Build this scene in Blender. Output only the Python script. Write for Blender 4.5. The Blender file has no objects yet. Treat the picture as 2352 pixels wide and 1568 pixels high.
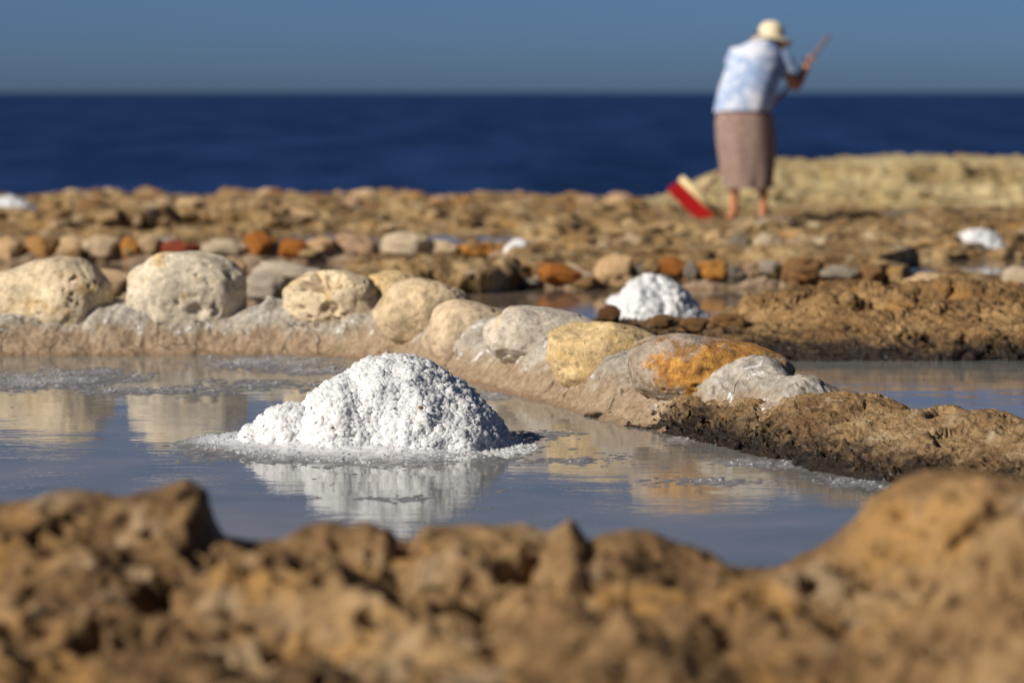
import bpy, bmesh, math, random
import numpy as np
from mathutils import Vector, Matrix, Euler

random.seed(7)
rng = np.random.default_rng(7)
SC = bpy.context.scene
C = SC.collection
R = math.radians

# ------------------------------------------------------------------ camera
CAM_H = 0.93
FPX, CX, CY = 6530.0, 1175.5, 784.0            # 100 mm lens on a 36 mm wide frame, in photo pixels (2351 wide)
PITCH = math.atan(571.0 / FPX)
cam_d = bpy.data.cameras.new('camera')
cam_d.lens = 100.0
cam_d.sensor_width = 36.0
cam_d.clip_start = 0.1
cam_d.clip_end = 60000.0
cam_d.dof.use_dof = True
cam_d.dof.focus_distance = 7.55
cam_d.dof.aperture_fstop = 2.8
cam_d.dof.aperture_blades = 0
cam = bpy.data.objects.new('camera', cam_d)
cam.location = (0, 0, CAM_H)
cam.rotation_euler = (math.pi / 2 - PITCH, 0, 0)
C.objects.link(cam)
SC.camera = cam

# ------------------------------------------------------------------ sky, sun, exposure
SUN_AZ = 56.0        # degrees to the left of straight behind the camera
SUN_EL = 33.0
sx = -math.sin(R(SUN_AZ)) * math.cos(R(SUN_EL))
sy = -math.cos(R(SUN_AZ)) * math.cos(R(SUN_EL))
sz = math.sin(R(SUN_EL))
world = bpy.data.worlds.new('World')
SC.world = world
world.use_nodes = True
wt = world.node_tree
for n in list(wt.nodes):
    wt.nodes.remove(n)
wo = wt.nodes.new('ShaderNodeOutputWorld')
bg = wt.nodes.new('ShaderNodeBackground')
sky = wt.nodes.new('ShaderNodeTexSky')
sky.sky_type = 'NISHITA'
sky.sun_disc = False
sky.sun_elevation = R(SUN_EL)
sky.sun_rotation = math.atan2(sx, sy)
sky.air_density = 0.4
sky.dust_density = 0.8
sky.ozone_density = 8.0
sky.altitude = 0
tint = wt.nodes.new('ShaderNodeMix'); tint.data_type = 'RGBA'; tint.blend_type = 'MULTIPLY'
tint.inputs[0].default_value = 1.0
tint.inputs[7].default_value = (0.98, 1.0, 0.99, 1)
wt.links.new(sky.outputs[0], tint.inputs[6])
wt.links.new(tint.outputs[2], bg.inputs[0])
bg.inputs[1].default_value = 0.053
wt.links.new(bg.outputs[0], wo.inputs[0])

sun_d = bpy.data.lights.new('sun', 'SUN')
sun_d.energy = 5.0
sun_d.angle = R(0.53)
sun_d.color = (1.0, 0.92, 0.80)
sun = bpy.data.objects.new('sun', sun_d)
sun.rotation_euler = Vector((sx, sy, sz)).to_track_quat('Z', 'Y').to_euler()
sun.location = (sx * 30, sy * 30, sz * 30)
C.objects.link(sun)
SC.view_settings.view_transform = 'Standard'
SC.view_settings.look = 'None'
SC.view_settings.exposure = 0.2
SC.view_settings.gamma = 1.0
SC.view_settings.use_curve_mapping = False
SC.render.engine = 'CYCLES'
SC.cycles.use_denoising = True
SC.cycles.max_bounces = 10
SC.cycles.diffuse_bounces = 8
SC.cycles.glossy_bounces = 3
SC.cycles.transmission_bounces = 3
SC.cycles.sample_clamp_indirect = 6.0

# ------------------------------------------------------------------ geometry of the view: a photo pixel to a point in the place
def ray(u, v):
    r, up, f = u - CX, CY - v, FPX
    cp, sp = math.cos(PITCH), math.sin(PITCH)
    return np.array([r, f * cp + up * sp, up * cp - f * sp])
def at(u, v, z=0.0):
    d = ray(u, v)
    t = (z - CAM_H) / d[2]
    return np.array([d[0] * t, d[1] * t, z])
def at_y(u, v, Y):
    d = ray(u, v)
    t = Y / d[1]
    return np.array([d[0] * t, Y, CAM_H + d[2] * t])
PX = lambda Y: Y / FPX

# ------------------------------------------------------------------ noise
_g = np.random.default_rng(11).normal(size=(256, 3))
_g /= np.linalg.norm(_g, axis=1)[:, None]
def _hash(x, y, z, seed):
    h = (x.astype(np.uint32) * np.uint32(374761393) + y.astype(np.uint32) * np.uint32(668265263)
         + z.astype(np.uint32) * np.uint32(2246822519) + np.uint32((seed * 3266489917) & 0xffffffff))
    h ^= h >> np.uint32(13)
    h *= np.uint32(1274126177)
    h ^= h >> np.uint32(16)
    return h
def perlin(p, seed=0):
    i = np.floor(p).astype(np.int64)
    f = p - i
    w = f * f * f * (f * (f * 6 - 15) + 10)
    out = 0.0
    for dx in (0, 1):
        wx = w[:, 0] if dx else 1 - w[:, 0]
        for dy in (0, 1):
            wy = w[:, 1] if dy else 1 - w[:, 1]
            for dz in (0, 1):
                wz = w[:, 2] if dz else 1 - w[:, 2]
                g = _g[_hash(i[:, 0] + dx, i[:, 1] + dy, i[:, 2] + dz, seed) & np.uint32(255)]
                out = out + wx * wy * wz * (g[:, 0] * (f[:, 0] - dx) + g[:, 1] * (f[:, 1] - dy) + g[:, 2] * (f[:, 2] - dz))
    return out * 1.6
def fbm(p, octaves=4, seed=0, gain=0.5, lac=2.03):
    a, s = 1.0, 0.0
    for o in range(octaves):
        s = s + a * perlin(p, seed + o * 17)
        p = p * lac + 3.7
        a *= gain
    return s
def ridged(p, octaves=4, seed=0):
    a, s = 1.0, 0.0
    for o in range(octaves):
        s = s + a * (1 - np.abs(perlin(p, seed + o * 13)) * 2)
        p = p * 2.1 + 1.3
        a *= 0.5
    return s * 0.5
def worley(p, seed=0):
    i = np.floor(p).astype(np.int64)
    best = np.full(len(p), 9.0)
    idb = np.zeros(len(p))
    for dx in (-1, 0, 1):
        for dy in (-1, 0, 1):
            for dz in (-1, 0, 1):
                cx_, cy_, cz_ = i[:, 0] + dx, i[:, 1] + dy, i[:, 2] + dz
                h = _hash(cx_, cy_, cz_, seed)
                ox = (h & np.uint32(1023)) / 1023.0
                oy = ((h >> np.uint32(10)) & np.uint32(1023)) / 1023.0
                oz = ((h >> np.uint32(20)) & np.uint32(1023)) / 1023.0
                d = np.sqrt((cx_ + ox - p[:, 0]) ** 2 + (cy_ + oy - p[:, 1]) ** 2 + (cz_ + oz - p[:, 2]) ** 2)
                m = d < best
                best = np.where(m, d, best)
                idb = np.where(m, (h % np.uint32(997)) / 997.0, idb)
    return best, idb
def chunky(V, scale, amp, crack, seed):
    """Broken rock: blocks pushed in and out, with cracks between them."""
    q = V * scale + np.stack([fbm(V * scale * 0.8, 2, seed), fbm(V * scale * 0.8 + 9, 2, seed + 1), fbm(V * scale * 0.8 + 19, 2, seed + 2)], 1) * 0.45
    i = np.floor(q).astype(np.int64)
    b1 = np.full(len(q), 9.0); b2 = np.full(len(q), 9.0); idb = np.zeros(len(q))
    for dx in (-1, 0, 1):
        for dy in (-1, 0, 1):
            for dz in (-1, 0, 1):
                h = _hash(i[:, 0] + dx, i[:, 1] + dy, i[:, 2] + dz, seed)
                o = np.stack([(h & np.uint32(1023)) / 1023.0, ((h >> np.uint32(10)) & np.uint32(1023)) / 1023.0, ((h >> np.uint32(20)) & np.uint32(1023)) / 1023.0], 1)
                d = np.linalg.norm(i + np.array([dx, dy, dz]) + o - q, axis=1)
                m = d < b1
                b2 = np.where(m, b1, np.minimum(b2, d))
                b1 = np.where(m, d, b1)
                idb = np.where(m, (h % np.uint32(997)) / 997.0, idb)
    e = b2 - b1
    return amp * (idb - 0.5) * sstep(0.0, 0.22, e) - crack * (1 - sstep(0.0, 0.16, e))
def sstep(a, b, x):
    t = np.clip((x - a) / (b - a), 0, 1)
    return t * t * (3 - 2 * t)

# ------------------------------------------------------------------ object helpers
def mesh_of(name, V, F, mat=None, smooth=True):
    V = np.asarray(V, dtype=np.float32)
    me = bpy.data.meshes.new(name)
    if isinstance(F, np.ndarray):
        k = F.shape[1]
        me.vertices.add(len(V)); me.vertices.foreach_set('co', V.ravel())
        me.loops.add(F.size); me.loops.foreach_set('vertex_index', F.astype(np.int32).ravel())
        me.polygons.add(len(F)); me.polygons.foreach_set('loop_start', np.arange(0, F.size, k, dtype=np.int32))
        me.update(calc_edges=True)
    else:
        me.from_pydata([tuple(map(float, v)) for v in V], [], F)
    if smooth:
        me.polygons.foreach_set('use_smooth', np.ones(len(me.polygons), dtype=bool))
    if mat:
        me.materials.append(mat)
    me.update()
    return me
def link(name, me, parent=None, loc=(0, 0, 0)):
    o = bpy.data.objects.new(name, me)
    C.objects.link(o)
    if parent is not None:
        o.parent = parent
    o.location = loc
    return o
def tag(o, label=None, cat=None, group=None, kind=None):
    if label: o['label'] = label
    if cat: o['category'] = cat
    if group: o['group'] = group
    if kind: o['kind'] = kind
    return o
def thing(name, label, cat, loc=(0, 0, 0), group=None):
    o = bpy.data.objects.new(name, None)
    o.empty_display_size = 0.05
    C.objects.link(o)
    o.location = loc
    return tag(o, label, cat, group)
def part(name, V, F, mat, parent, smooth=True):
    """V in place coordinates; stored relative to the thing."""
    off = np.array(parent.location) if parent is not None else np.zeros(3)
    if parent is not None and parent.parent is not None:
        off = off + np.array(parent.parent.location)
    return link(name, mesh_of(name, np.asarray(V) - off, F, mat, smooth), parent)
def grid_faces(n, m, close=False):
    """n rows x m columns of vertices (row major)."""
    i = np.arange(n - 1)[:, None]
    j = np.arange(m if close else m - 1)[None, :]
    a = i * m + j
    b = i * m + (j + 1) % m
    return np.stack([a, b, b + m, a + m], -1).reshape(-1, 4)
_ico = {}
def ico(sub):
    if sub not in _ico:
        bm = bmesh.new()
        bmesh.ops.create_icosphere(bm, subdivisions=sub, radius=1.0)
        V = np.array([v.co[:] for v in bm.verts])
        F = np.array([[v.index for v in f.verts] for f in bm.faces])
        bm.free()
        _ico[sub] = (V, F)
    return _ico[sub]

# ------------------------------------------------------------------ materials
def new_mat(name):
    m = bpy.data.materials.new(name)
    m.use_nodes = True
    nt = m.node_tree
    for n in list(nt.nodes):
        nt.nodes.remove(n)
    out = nt.nodes.new('ShaderNodeOutputMaterial')
    b = nt.nodes.new('ShaderNodeBsdfPrincipled')
    nt.links.new(b.outputs[0], out.inputs[0])
    return m, nt, b
def N(nt, typ, **kw):
    n = nt.nodes.new(typ)
    for k, v in kw.items():
        setattr(n, k, v)
    return n
def noise_node(nt, vec, scale, detail=4, rough=0.55, dist=0.0):
    n = nt.nodes.new('ShaderNodeTexNoise')
    n.inputs['Scale'].default_value = scale
    n.inputs['Detail'].default_value = detail
    n.inputs['Roughness'].default_value = rough
    n.inputs['Distortion'].default_value = dist
    if vec is not None:
        nt.links.new(vec, n.inputs['Vector'])
    return n.outputs[0]
def ramp(nt, fac, stops, interp='LINEAR'):
    r = nt.nodes.new('ShaderNodeValToRGB')
    r.color_ramp.interpolation = interp
    el = r.color_ramp.elements
    while len(el) < len(stops):
        el.new(0.5)
    for e, (p, c) in zip(el, stops):
        e.position = p
        e.color = (c[0], c[1], c[2], 1) if not isinstance(c, (int, float)) else (c, c, c, 1)
    nt.links.new(fac, r.inputs[0])
    return r.outputs[0]
def mix(nt, fac, a, b, blend='MIX'):
    m = nt.nodes.new('ShaderNodeMix')
    m.data_type = 'RGBA'; m.blend_type = blend
    for sock, val in ((0, fac), (6, a), (7, b)):
        if isinstance(val, (int, float)):
            m.inputs[sock].default_value = val
        elif isinstance(val, tuple):
            m.inputs[sock].default_value = (*val, 1)
        else:
            nt.links.new(val, m.inputs[sock])
    return m.outputs[2]
def math_n(nt, op, a, b=None, clamp=False):
    m = nt.nodes.new('ShaderNodeMath'); m.operation = op; m.use_clamp = clamp
    for k, val in ((0, a), (1, b)):
        if val is None: continue
        if isinstance(val, (int, float)): m.inputs[k].default_value = val
        else: nt.links.new(val, m.inputs[k])
    return m.outputs[0]
def bump(nt, h, strength, dist, normal=None):
    b = nt.nodes.new('ShaderNodeBump')
    b.inputs['Strength'].default_value = strength
    b.inputs['Distance'].default_value = dist
    nt.links.new(h, b.inputs['Height'])
    if normal is not None: nt.links.new(normal, b.inputs['Normal'])
    return b.outputs[0]
def pos(nt):
    return nt.nodes.new('ShaderNodeNewGeometry').outputs['Position']
def maprange(nt, v, a, b, c=0.0, d=1.0):
    m = nt.nodes.new('ShaderNodeMapRange')
    m.interpolation_type = 'SMOOTHSTEP'
    nt.links.new(v, m.inputs[0])
    for i, x in enumerate((a, b, c, d)):
        m.inputs[i + 1].default_value = x
    return m.outputs[0]
def zcoord(nt, p):
    s = nt.nodes.new('ShaderNodeSeparateXYZ'); nt.links.new(p, s.inputs[0]); return s.outputs[2]
def scaled(nt, p, s):
    m = nt.nodes.new('ShaderNodeMapping'); nt.links.new(p, m.inputs[0]); m.inputs['Scale'].default_value = s
    return m.outputs[0]

def rock_material(name, stops, ochre, ochre_amt, wet_z=None, pale=None, bump_s=0.6, scale=1.0):
    m, nt, b = new_mat(name)
    p = pos(nt)
    big = noise_node(nt, p, 3.5 * scale, 6, 0.62, 0.4)
    fine = noise_node(nt, p, 38 * scale, 6, 0.65)
    grit = noise_node(nt, p, 160 * scale, 3, 0.6)
    fac = math_n(nt, 'ADD', math_n(nt, 'MULTIPLY', big, 0.62), math_n(nt, 'MULTIPLY', fine, 0.38))
    col = ramp(nt, fac, [(0.5 + (q - 0.5) * 0.6, c) for q, c in stops])
    om = maprange(nt, noise_node(nt, p, 5.5 * scale, 5, 0.6, 0.6), 0.56, 0.66)
    col = mix(nt, math_n(nt, 'MULTIPLY', om, ochre_amt), col, ochre)
    if pale:
        pm = maprange(nt, noise_node(nt, p, 7.7 * scale, 6, 0.7), 0.54, 0.64)
        col = mix(nt, math_n(nt, 'MULTIPLY', pm, 0.75), col, pale)
    col = mix(nt, 0.55, col, ramp(nt, grit, [(0.3, 0.55), (0.7, 1.25)]), 'MULTIPLY')
    rough = 0.85
    if wet_z is not None:
        zz = math_n(nt, 'ADD', zcoord(nt, p), math_n(nt, 'MULTIPLY', math_n(nt, 'SUBTRACT', noise_node(nt, p, 11, 6, 0.7), 0.5), 0.17))
        wet = maprange(nt, zz, wet_z + 0.050, wet_z - 0.022)
        col = mix(nt, wet, col, ramp(nt, fine, [(0.35, (0.012, 0.010, 0.009)), (0.6, (0.035, 0.024, 0.016)), (0.75, (0.10, 0.05, 0.022))]))
        rr = nt.nodes.new('ShaderNodeMapRange'); nt.links.new(wet, rr.inputs[0])
        rr.inputs[3].default_value = 0.85; rr.inputs[4].default_value = 0.16
        nt.links.new(rr.outputs[0], b.inputs['Roughness'])
    else:
        b.inputs['Roughness'].default_value = rough
    nt.links.new(col, b.inputs['Base Color'])
    vor = nt.nodes.new('ShaderNodeTexVoronoi'); vor.inputs['Scale'].default_value = 55 * scale
    nt.links.new(p, vor.inputs['Vector'])
    hh = math_n(nt, 'ADD', math_n(nt, 'MULTIPLY', fine, 0.8), math_n(nt, 'ADD', math_n(nt, 'MULTIPLY', grit, 0.3), math_n(nt, 'MULTIPLY', vor.outputs[0], 0.4)))
    nt.links.new(bump(nt, hh, bump_s, 0.02 / scale), b.inputs['Normal'])
    b.inputs['Specular IOR Level'].default_value = 0.25
    return m
BROWN = [(0.28, (0.055, 0.030, 0.013)), (0.42, (0.135, 0.077, 0.032)), (0.56, (0.22, 0.130, 0.056)), (0.74, (0.33, 0.215, 0.10))]
M_fore = rock_material('porous_rock_near', BROWN, (0.42, 0.23, 0.065), 0.5, None, (0.36, 0.26, 0.155), 0.5, 0.8)
M_ridge = rock_material('porous_rock_wet', [(0.28, (0.09, 0.05, 0.022)), (0.44, (0.19, 0.115, 0.052)), (0.58, (0.30, 0.195, 0.095)), (0.74, (0.43, 0.315, 0.18))], (0.32, 0.17, 0.055), 0.4, 0.045, (0.40, 0.31, 0.20), 1.0, 1.0)
M_mass = rock_material('porous_rock_pan', [(0.28, (0.08, 0.042, 0.016)), (0.44, (0.19, 0.108, 0.042)), (0.58, (0.31, 0.19, 0.08)), (0.74, (0.43, 0.285, 0.135))],
                       (0.36, 0.18, 0.05), 0.5, 0.05, None, 0.9, 1.0)
M_shelf = rock_material('rock_shelf', [(0.28, (0.09, 0.05, 0.02)), (0.44, (0.23, 0.14, 0.058)), (0.58, (0.36, 0.24, 0.11)), (0.74, (0.48, 0.36, 0.19))],
                        (0.48, 0.26, 0.08), 0.6, -0.035, (0.50, 0.41, 0.28), 0.8, 0.7)
M_mound = rock_material('yellow_limestone', [(0.3, (0.20, 0.135, 0.055)), (0.45, (0.36, 0.27, 0.13)), (0.6, (0.48, 0.385, 0.21)), (0.75, (0.58, 0.49, 0.31))],
                        (0.36, 0.24, 0.08), 0.5, None, None, 0.7, 0.35)

def stone_material(name, ochre, ochre_lo, ochre_hi, speck=0.5, patch=None):
    m, nt, b = new_mat(name)
    tc = nt.nodes.new('ShaderNodeTexCoord').outputs['Object']
    oi = nt.nodes.new('ShaderNodeObjectInfo')
    off = nt.nodes.new('ShaderNodeVectorMath'); off.operation = 'ADD'
    sc_ = nt.nodes.new('ShaderNodeVectorMath'); sc_.operation = 'SCALE'
    cmb = nt.nodes.new('ShaderNodeCombineXYZ')
    for k in range(3): nt.links.new(oi.outputs['Random'], cmb.inputs[k])
    nt.links.new(cmb.outputs[0], sc_.inputs[0]); sc_.inputs['Scale'].default_value = 37.0
    nt.links.new(tc, off.inputs[0]); nt.links.new(sc_.outputs[0], off.inputs[1])
    p = off.outputs[0]
    big = noise_node(nt, p, 5, 6, 0.6, 0.3)
    fine = noise_node(nt, p, 42, 6, 0.65)
    grit = noise_node(nt, p, 190, 3, 0.65)
    col = mix(nt, 1.0, oi.outputs['Color'], ramp(nt, big, [(0.3, 0.72), (0.5, 0.95), (0.7, 1.12)]), 'MULTIPLY')
    om = maprange(nt, math_n(nt, 'ADD', math_n(nt, 'MULTIPLY', big, 0.4), math_n(nt, 'MULTIPLY', noise_node(nt, p, 11, 5, 0.65, 0.5), 0.6)), ochre_lo, ochre_hi)
    col = mix(nt, math_n(nt, 'MULTIPLY', om, 0.75), col, ochre)
    if patch:
        pm, pc, pm2, pc2 = patch(nt, tc)
        col = mix(nt, pm2, col, pc2)
        col = mix(nt, pm, col, pc)
    mid = noise_node(nt, p, 17, 6, 0.7)
    col = mix(nt, 0.75, col, ramp(nt, mid, [(0.34, 0.62), (0.5, 0.98), (0.66, 1.18)]), 'MULTIPLY')
    col = mix(nt, 0.7, col, ramp(nt, fine, [(0.34, 0.55), (0.5, 1.0), (0.68, 1.2)]), 'MULTIPLY')
    sp = maprange(nt, noise_node(nt, p, 75, 2, 0.5), 0.69, 0.74)
    col = mix(nt, math_n(nt, 'MULTIPLY', sp, speck), col, (0.13, 0.09, 0.05))
    nt.links.new(col, b.inputs['Base Color'])
    b.inputs['Roughness'].default_value = 0.8
    b.inputs['Specular IOR Level'].default_value = 0.25
    hh = math_n(nt, 'ADD', fine, math_n(nt, 'ADD', math_n(nt, 'MULTIPLY', grit, 0.35), math_n(nt, 'MULTIPLY', sp, -0.8)))
    nt.links.new(bump(nt, hh, 0.9, 0.010), b.inputs['Normal'])
    return m
M_stone = stone_material('limestone', (0.56, 0.37, 0.14), 0.53, 0.62)
M_stone_far = stone_material('pebble_stone', (0.42, 0.25, 0.10), 0.58, 0.68, 0.2)
def orange_patch(nt, tc):
    s = nt.nodes.new('ShaderNodeSeparateXYZ'); nt.links.new(tc, s.inputs[0])
    n1 = noise_node(nt, tc, 7, 5, 0.65, 0.3)
    # ochre iron stain across the front face of the stone, broken at the edges
    ex = math_n(nt, 'MULTIPLY', math_n(nt, 'SUBTRACT', s.outputs[0], 0.03), 5.2)
    ez = math_n(nt, 'MULTIPLY', math_n(nt, 'SUBTRACT', math_n(nt, 'SUBTRACT', s.outputs[2], math_n(nt, 'MULTIPLY', s.outputs[0], 0.16)), 0.020), 13.0)
    d = math_n(nt, 'ADD', math_n(nt, 'MULTIPLY', ex, ex), math_n(nt, 'MULTIPLY', ez, ez))
    d = math_n(nt, 'ADD', d, math_n(nt, 'MULTIPLY', math_n(nt, 'SUBTRACT', n1, 0.5), 3.6))
    m1 = math_n(nt, 'MULTIPLY', maprange(nt, math_n(nt, 'ADD', d, math_n(nt, 'MULTIPLY', math_n(nt, 'SUBTRACT', noise_node(nt, tc, 45, 5, 0.7), 0.5), 1.4)), 1.35, 0.75), 0.92)
    m2 = maprange(nt, noise_node(nt, tc, 13, 6, 0.7), 0.50, 0.60)
    orange = ramp(nt, noise_node(nt, tc, 30, 5, 0.6), [(0.32, (0.16, 0.065, 0.014)), (0.5, (0.46, 0.21, 0.035)), (0.68, (0.60, 0.33, 0.075))])
    return m1, orange, m2, (0.23, 0.13, 0.055)
M_stone_iron = stone_material('ironstained_stone', (0.24, 0.15, 0.08), 0.54, 0.64, 0.5, orange_patch)

def mortar_material():
    m, nt, b = new_mat('old_mortar')
    p = pos(nt)
    z = zcoord(nt, p)
    streak = noise_node(nt, scaled(nt, p, (26, 26, 3.0)), 1.0, 6, 0.65, 0.2)
    big = noise_node(nt, p, 9, 6, 0.65, 0.4)
    fine = noise_node(nt, p, 70, 5, 0.65)
    low = ramp(nt, streak, [(0.3, (0.20, 0.144, 0.092)), (0.5, (0.28, 0.205, 0.135)), (0.7, (0.36, 0.28, 0.195))])
    high = ramp(nt, big, [(0.3, (0.20, 0.18, 0.15)), (0.48, (0.33, 0.295, 0.245)), (0.62, (0.45, 0.41, 0.355))])
    zz = math_n(nt, 'ADD', z, math_n(nt, 'MULTIPLY', math_n(nt, 'SUBTRACT', big, 0.5), 0.16))
    zz = math_n(nt, 'ADD', zz, math_n(nt, 'MULTIPLY', math_n(nt, 'SUBTRACT', streak, 0.5), 0.06))
    col = mix(nt, maprange(nt, zz, 0.06, 0.135), low, high)
    crust = maprange(nt, noise_node(nt, p, 14, 7, 0.72, 0.3), 0.575, 0.62)      # white salt efflorescence
    crust = math_n(nt, 'MULTIPLY', crust, maprange(nt, zz, 0.05, 0.09))
    col = mix(nt, crust, col, (0.66, 0.645, 0.61))
    ms = N(nt, 'ShaderNodeTexVoronoi', feature='DISTANCE_TO_EDGE')
    ms.inputs['Scale'].default_value = 1.0
    warp = nt.nodes.new('ShaderNodeVectorMath'); warp.operation = 'ADD'
    nz = nt.nodes.new('ShaderNodeTexNoise'); nz.inputs['Scale'].default_value = 12; nt.links.new(p, nz.inputs['Vector'])
    nt.links.new(scaled(nt, p, (7, 7, 2.2)), warp.inputs[0]); nt.links.new(nz.outputs['Color'], warp.inputs[1])
    nt.links.new(warp.outputs[0], ms.inputs['Vector'])
    crack = maprange(nt, ms.outputs[0], 0.03, 0.0)
    crack = math_n(nt, 'MULTIPLY', crack, maprange(nt, noise_node(nt, p, 4, 2), 0.5, 0.58))
    col = mix(nt, math_n(nt, 'MULTIPLY', crack, 0.85), col, (0.06, 0.045, 0.035))
    col = mix(nt, 0.8, col, ramp(nt, fine, [(0.32, 0.6), (0.5, 1.0), (0.68, 1.25)]), 'MULTIPLY')
    spots = maprange(nt, noise_node(nt, scaled(nt, p, (40, 40, 16)), 1.0, 4, 0.6), 0.62, 0.70)
    col = mix(nt, math_n(nt, 'MULTIPLY', spots, 0.7), col, (0.10, 0.07, 0.045))
    wz = math_n(nt, 'ADD', z, math_n(nt, 'MULTIPLY', math_n(nt, 'SUBTRACT', fine, 0.5), 0.04))
    wet = maprange(nt, wz, 0.022, 0.0)
    col = mix(nt, math_n(nt, 'MULTIPLY', wet, 0.6), col, (0.17, 0.10, 0.055))
    nt.links.new(col, b.inputs['Base Color'])
    rr = nt.nodes.new('ShaderNodeMapRange'); nt.links.new(wet, rr.inputs[0])
    rr.inputs[3].default_value = 0.92; rr.inputs[4].default_value = 0.35
    nt.links.new(rr.outputs[0], b.inputs['Roughness'])
    b.inputs['Specular IOR Level'].default_value = 0.12
    hh = math_n(nt, 'ADD', math_n(nt, 'MULTIPLY', streak, 0.4), math_n(nt, 'ADD', math_n(nt, 'MULTIPLY', fine, 0.9), math_n(nt, 'MULTIPLY', crust, 0.5)))
    hh = math_n(nt, 'SUBTRACT', hh, math_n(nt, 'MULTIPLY', crack, 1.2))
    nt.links.new(bump(nt, hh, 0.6, 0.012), b.inputs['Normal'])
    return m
M_mortar = mortar_material()

def water_material(name, deep, mud):
    m, nt, b = new_mat(name)
    p = pos(nt)
    cloud = noise_node(nt, scaled(nt, p, (1.6, 2.2, 1)), 1.0, 5, 0.6, 0.5)
    col = ramp(nt, cloud, [(0.35, deep), (0.65, mud)])
    nt.links.new(col, b.inputs['Base Color'])
    b.inputs['Roughness'].default_value = 0.03
    b.inputs['IOR'].default_value = 1.4
    b.inputs['Specular IOR Level'].default_value = 0.5
    rip = noise_node(nt, scaled(nt, p, (16, 34, 1)), 1.0, 3, 0.55, 0.2)
    rip2 = noise_node(nt, scaled(nt, p, (2.2, 5, 1)), 1.0, 2, 0.5)
    amp = maprange(nt, noise_node(nt, scaled(nt, p, (0.9, 2.0, 1)), 1.0, 2), 0.35, 0.7, 0.25, 1.0)
    hh = math_n(nt, 'ADD', math_n(nt, 'MULTIPLY', math_n(nt, 'MULTIPLY', rip, amp), 0.5), rip2)
    nt.links.new(bump(nt, hh, 0.085, 0.02), b.inputs['Normal'])
    return m
M_water = water_material('brine', (0.130, 0.143, 0.140), (0.225, 0.207, 0.182))
M_water_mud = water_material('brine_silty', (0.10, 0.075, 0.055), (0.22, 0.165, 0.12))

def sea_material():
    m, nt, b = new_mat('open_sea')
    p = pos(nt)
    w1 = noise_node(nt, scaled(nt, p, (0.22, 0.035, 1)), 1.0, 8, 0.75)
    w2 = noise_node(nt, scaled(nt, p, (0.5, 1.1, 1)), 1.0, 4, 0.6)
    col = ramp(nt, math_n(nt, 'ADD', math_n(nt, 'MULTIPLY', w1, 0.6), math_n(nt, 'MULTIPLY', w2, 0.4)),
               [(0.42, (0.003, 0.013, 0.048)), (0.58, (0.016, 0.042, 0.135))])
    nt.links.new(col, b.inputs['Base Color'])
    b.inputs['Roughness'].default_value = 0.55
    b.inputs['Specular IOR Level'].default_value = 0.06
    nt.links.new(bump(nt, w2, 0.6, 0.6), b.inputs['Normal'])
    return m
M_sea = sea_material()

def salt_material(name, col, sss, rough, trans=0.0):
    m, nt, b = new_mat(name)
    p = pos(nt)
    f = noise_node(nt, p, 60, 4, 0.6)
    c = ramp(nt, f, [(0.3, tuple(x * 0.93 for x in col)), (0.6, col)])
    nt.links.new(c, b.inputs['Base Color'])
    b.inputs['Roughness'].default_value = rough
    b.inputs['IOR'].default_value = 1.54
    if sss:
        b.inputs['Subsurface Weight'].default_value = sss
        b.inputs['Subsurface Radius'].default_value = (1.0, 1.0, 1.0)
        b.inputs['Subsurface Scale'].default_value = 0.03
    nt.links.new(bump(nt, noise_node(nt, p, 220, 3, 0.6), 0.3, 0.003), b.inputs['Normal'])
    if trans:                                     # grains pass part of the light through
        t = nt.nodes.new('ShaderNodeBsdfTranslucent'); nt.links.new(c, t.inputs[0])
        mx = nt.nodes.new('ShaderNodeMixShader'); mx.inputs[0].default_value = trans
        nt.links.new(b.outputs[0], mx.inputs[1]); nt.links.new(t.outputs[0], mx.inputs[2])
        nt.links.new(mx.outputs[0], [n for n in nt.nodes if n.type == 'OUTPUT_MATERIAL'][0].inputs[0])
    return m
M_salt = salt_material('sea_salt', (0.975, 0.98, 0.985), 0.0, 0.08, 0.5)
M_salt_heap = salt_material('packed_sea_salt', (0.955, 0.96, 0.97), 1.0, 0.25)
M_slush = salt_material('wet_salt_slush', (0.40, 0.40, 0.415), 0.6, 0.2)
def thick_white(m):                               # thick slush is whiter than the thin wet film at its edge
    nt = m.node_tree
    b = [n for n in nt.nodes if n.type == 'BSDF_PRINCIPLED'][0]
    p = pos(nt)
    z = math_n(nt, 'ADD', zcoord(nt, p), math_n(nt, 'MULTIPLY', math_n(nt, 'SUBTRACT', noise_node(nt, p, 25, 5, 0.65), 0.5), 0.014))
    nt.links.new(ramp(nt, maprange(nt, z, -0.002, 0.022), [(0.0, (0.17, 0.16, 0.155)), (0.3, (0.29, 0.285, 0.285)), (1.0, (0.66, 0.66, 0.67))]), b.inputs['Base Color'])
thick_white(M_slush)
M_slush_grain = salt_material('wet_salt_grain', (0.70, 0.70, 0.72), 0.0, 0.08, 0.5)

def plain(name, col, rough=0.7, noise_s=None, var=0.25, spec=0.3):
    m, nt, b = new_mat(name)
    b.inputs['Roughness'].default_value = rough
    b.inputs['Specular IOR Level'].default_value = spec
    tc = nt.nodes.new('ShaderNodeTexCoord').outputs['Object']
    f = noise_node(nt, tc, noise_s or 30, 4, 0.6)
    c = ramp(nt, f, [(0.3, tuple(x * (1 - var) for x in col)), (0.7, tuple(min(1, x * (1 + var)) for x in col))])
    nt.links.new(c, b.inputs['Base Color'])
    nt.links.new(bump(nt, f, 0.2, 0.005), b.inputs['Normal'])
    return m

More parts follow.
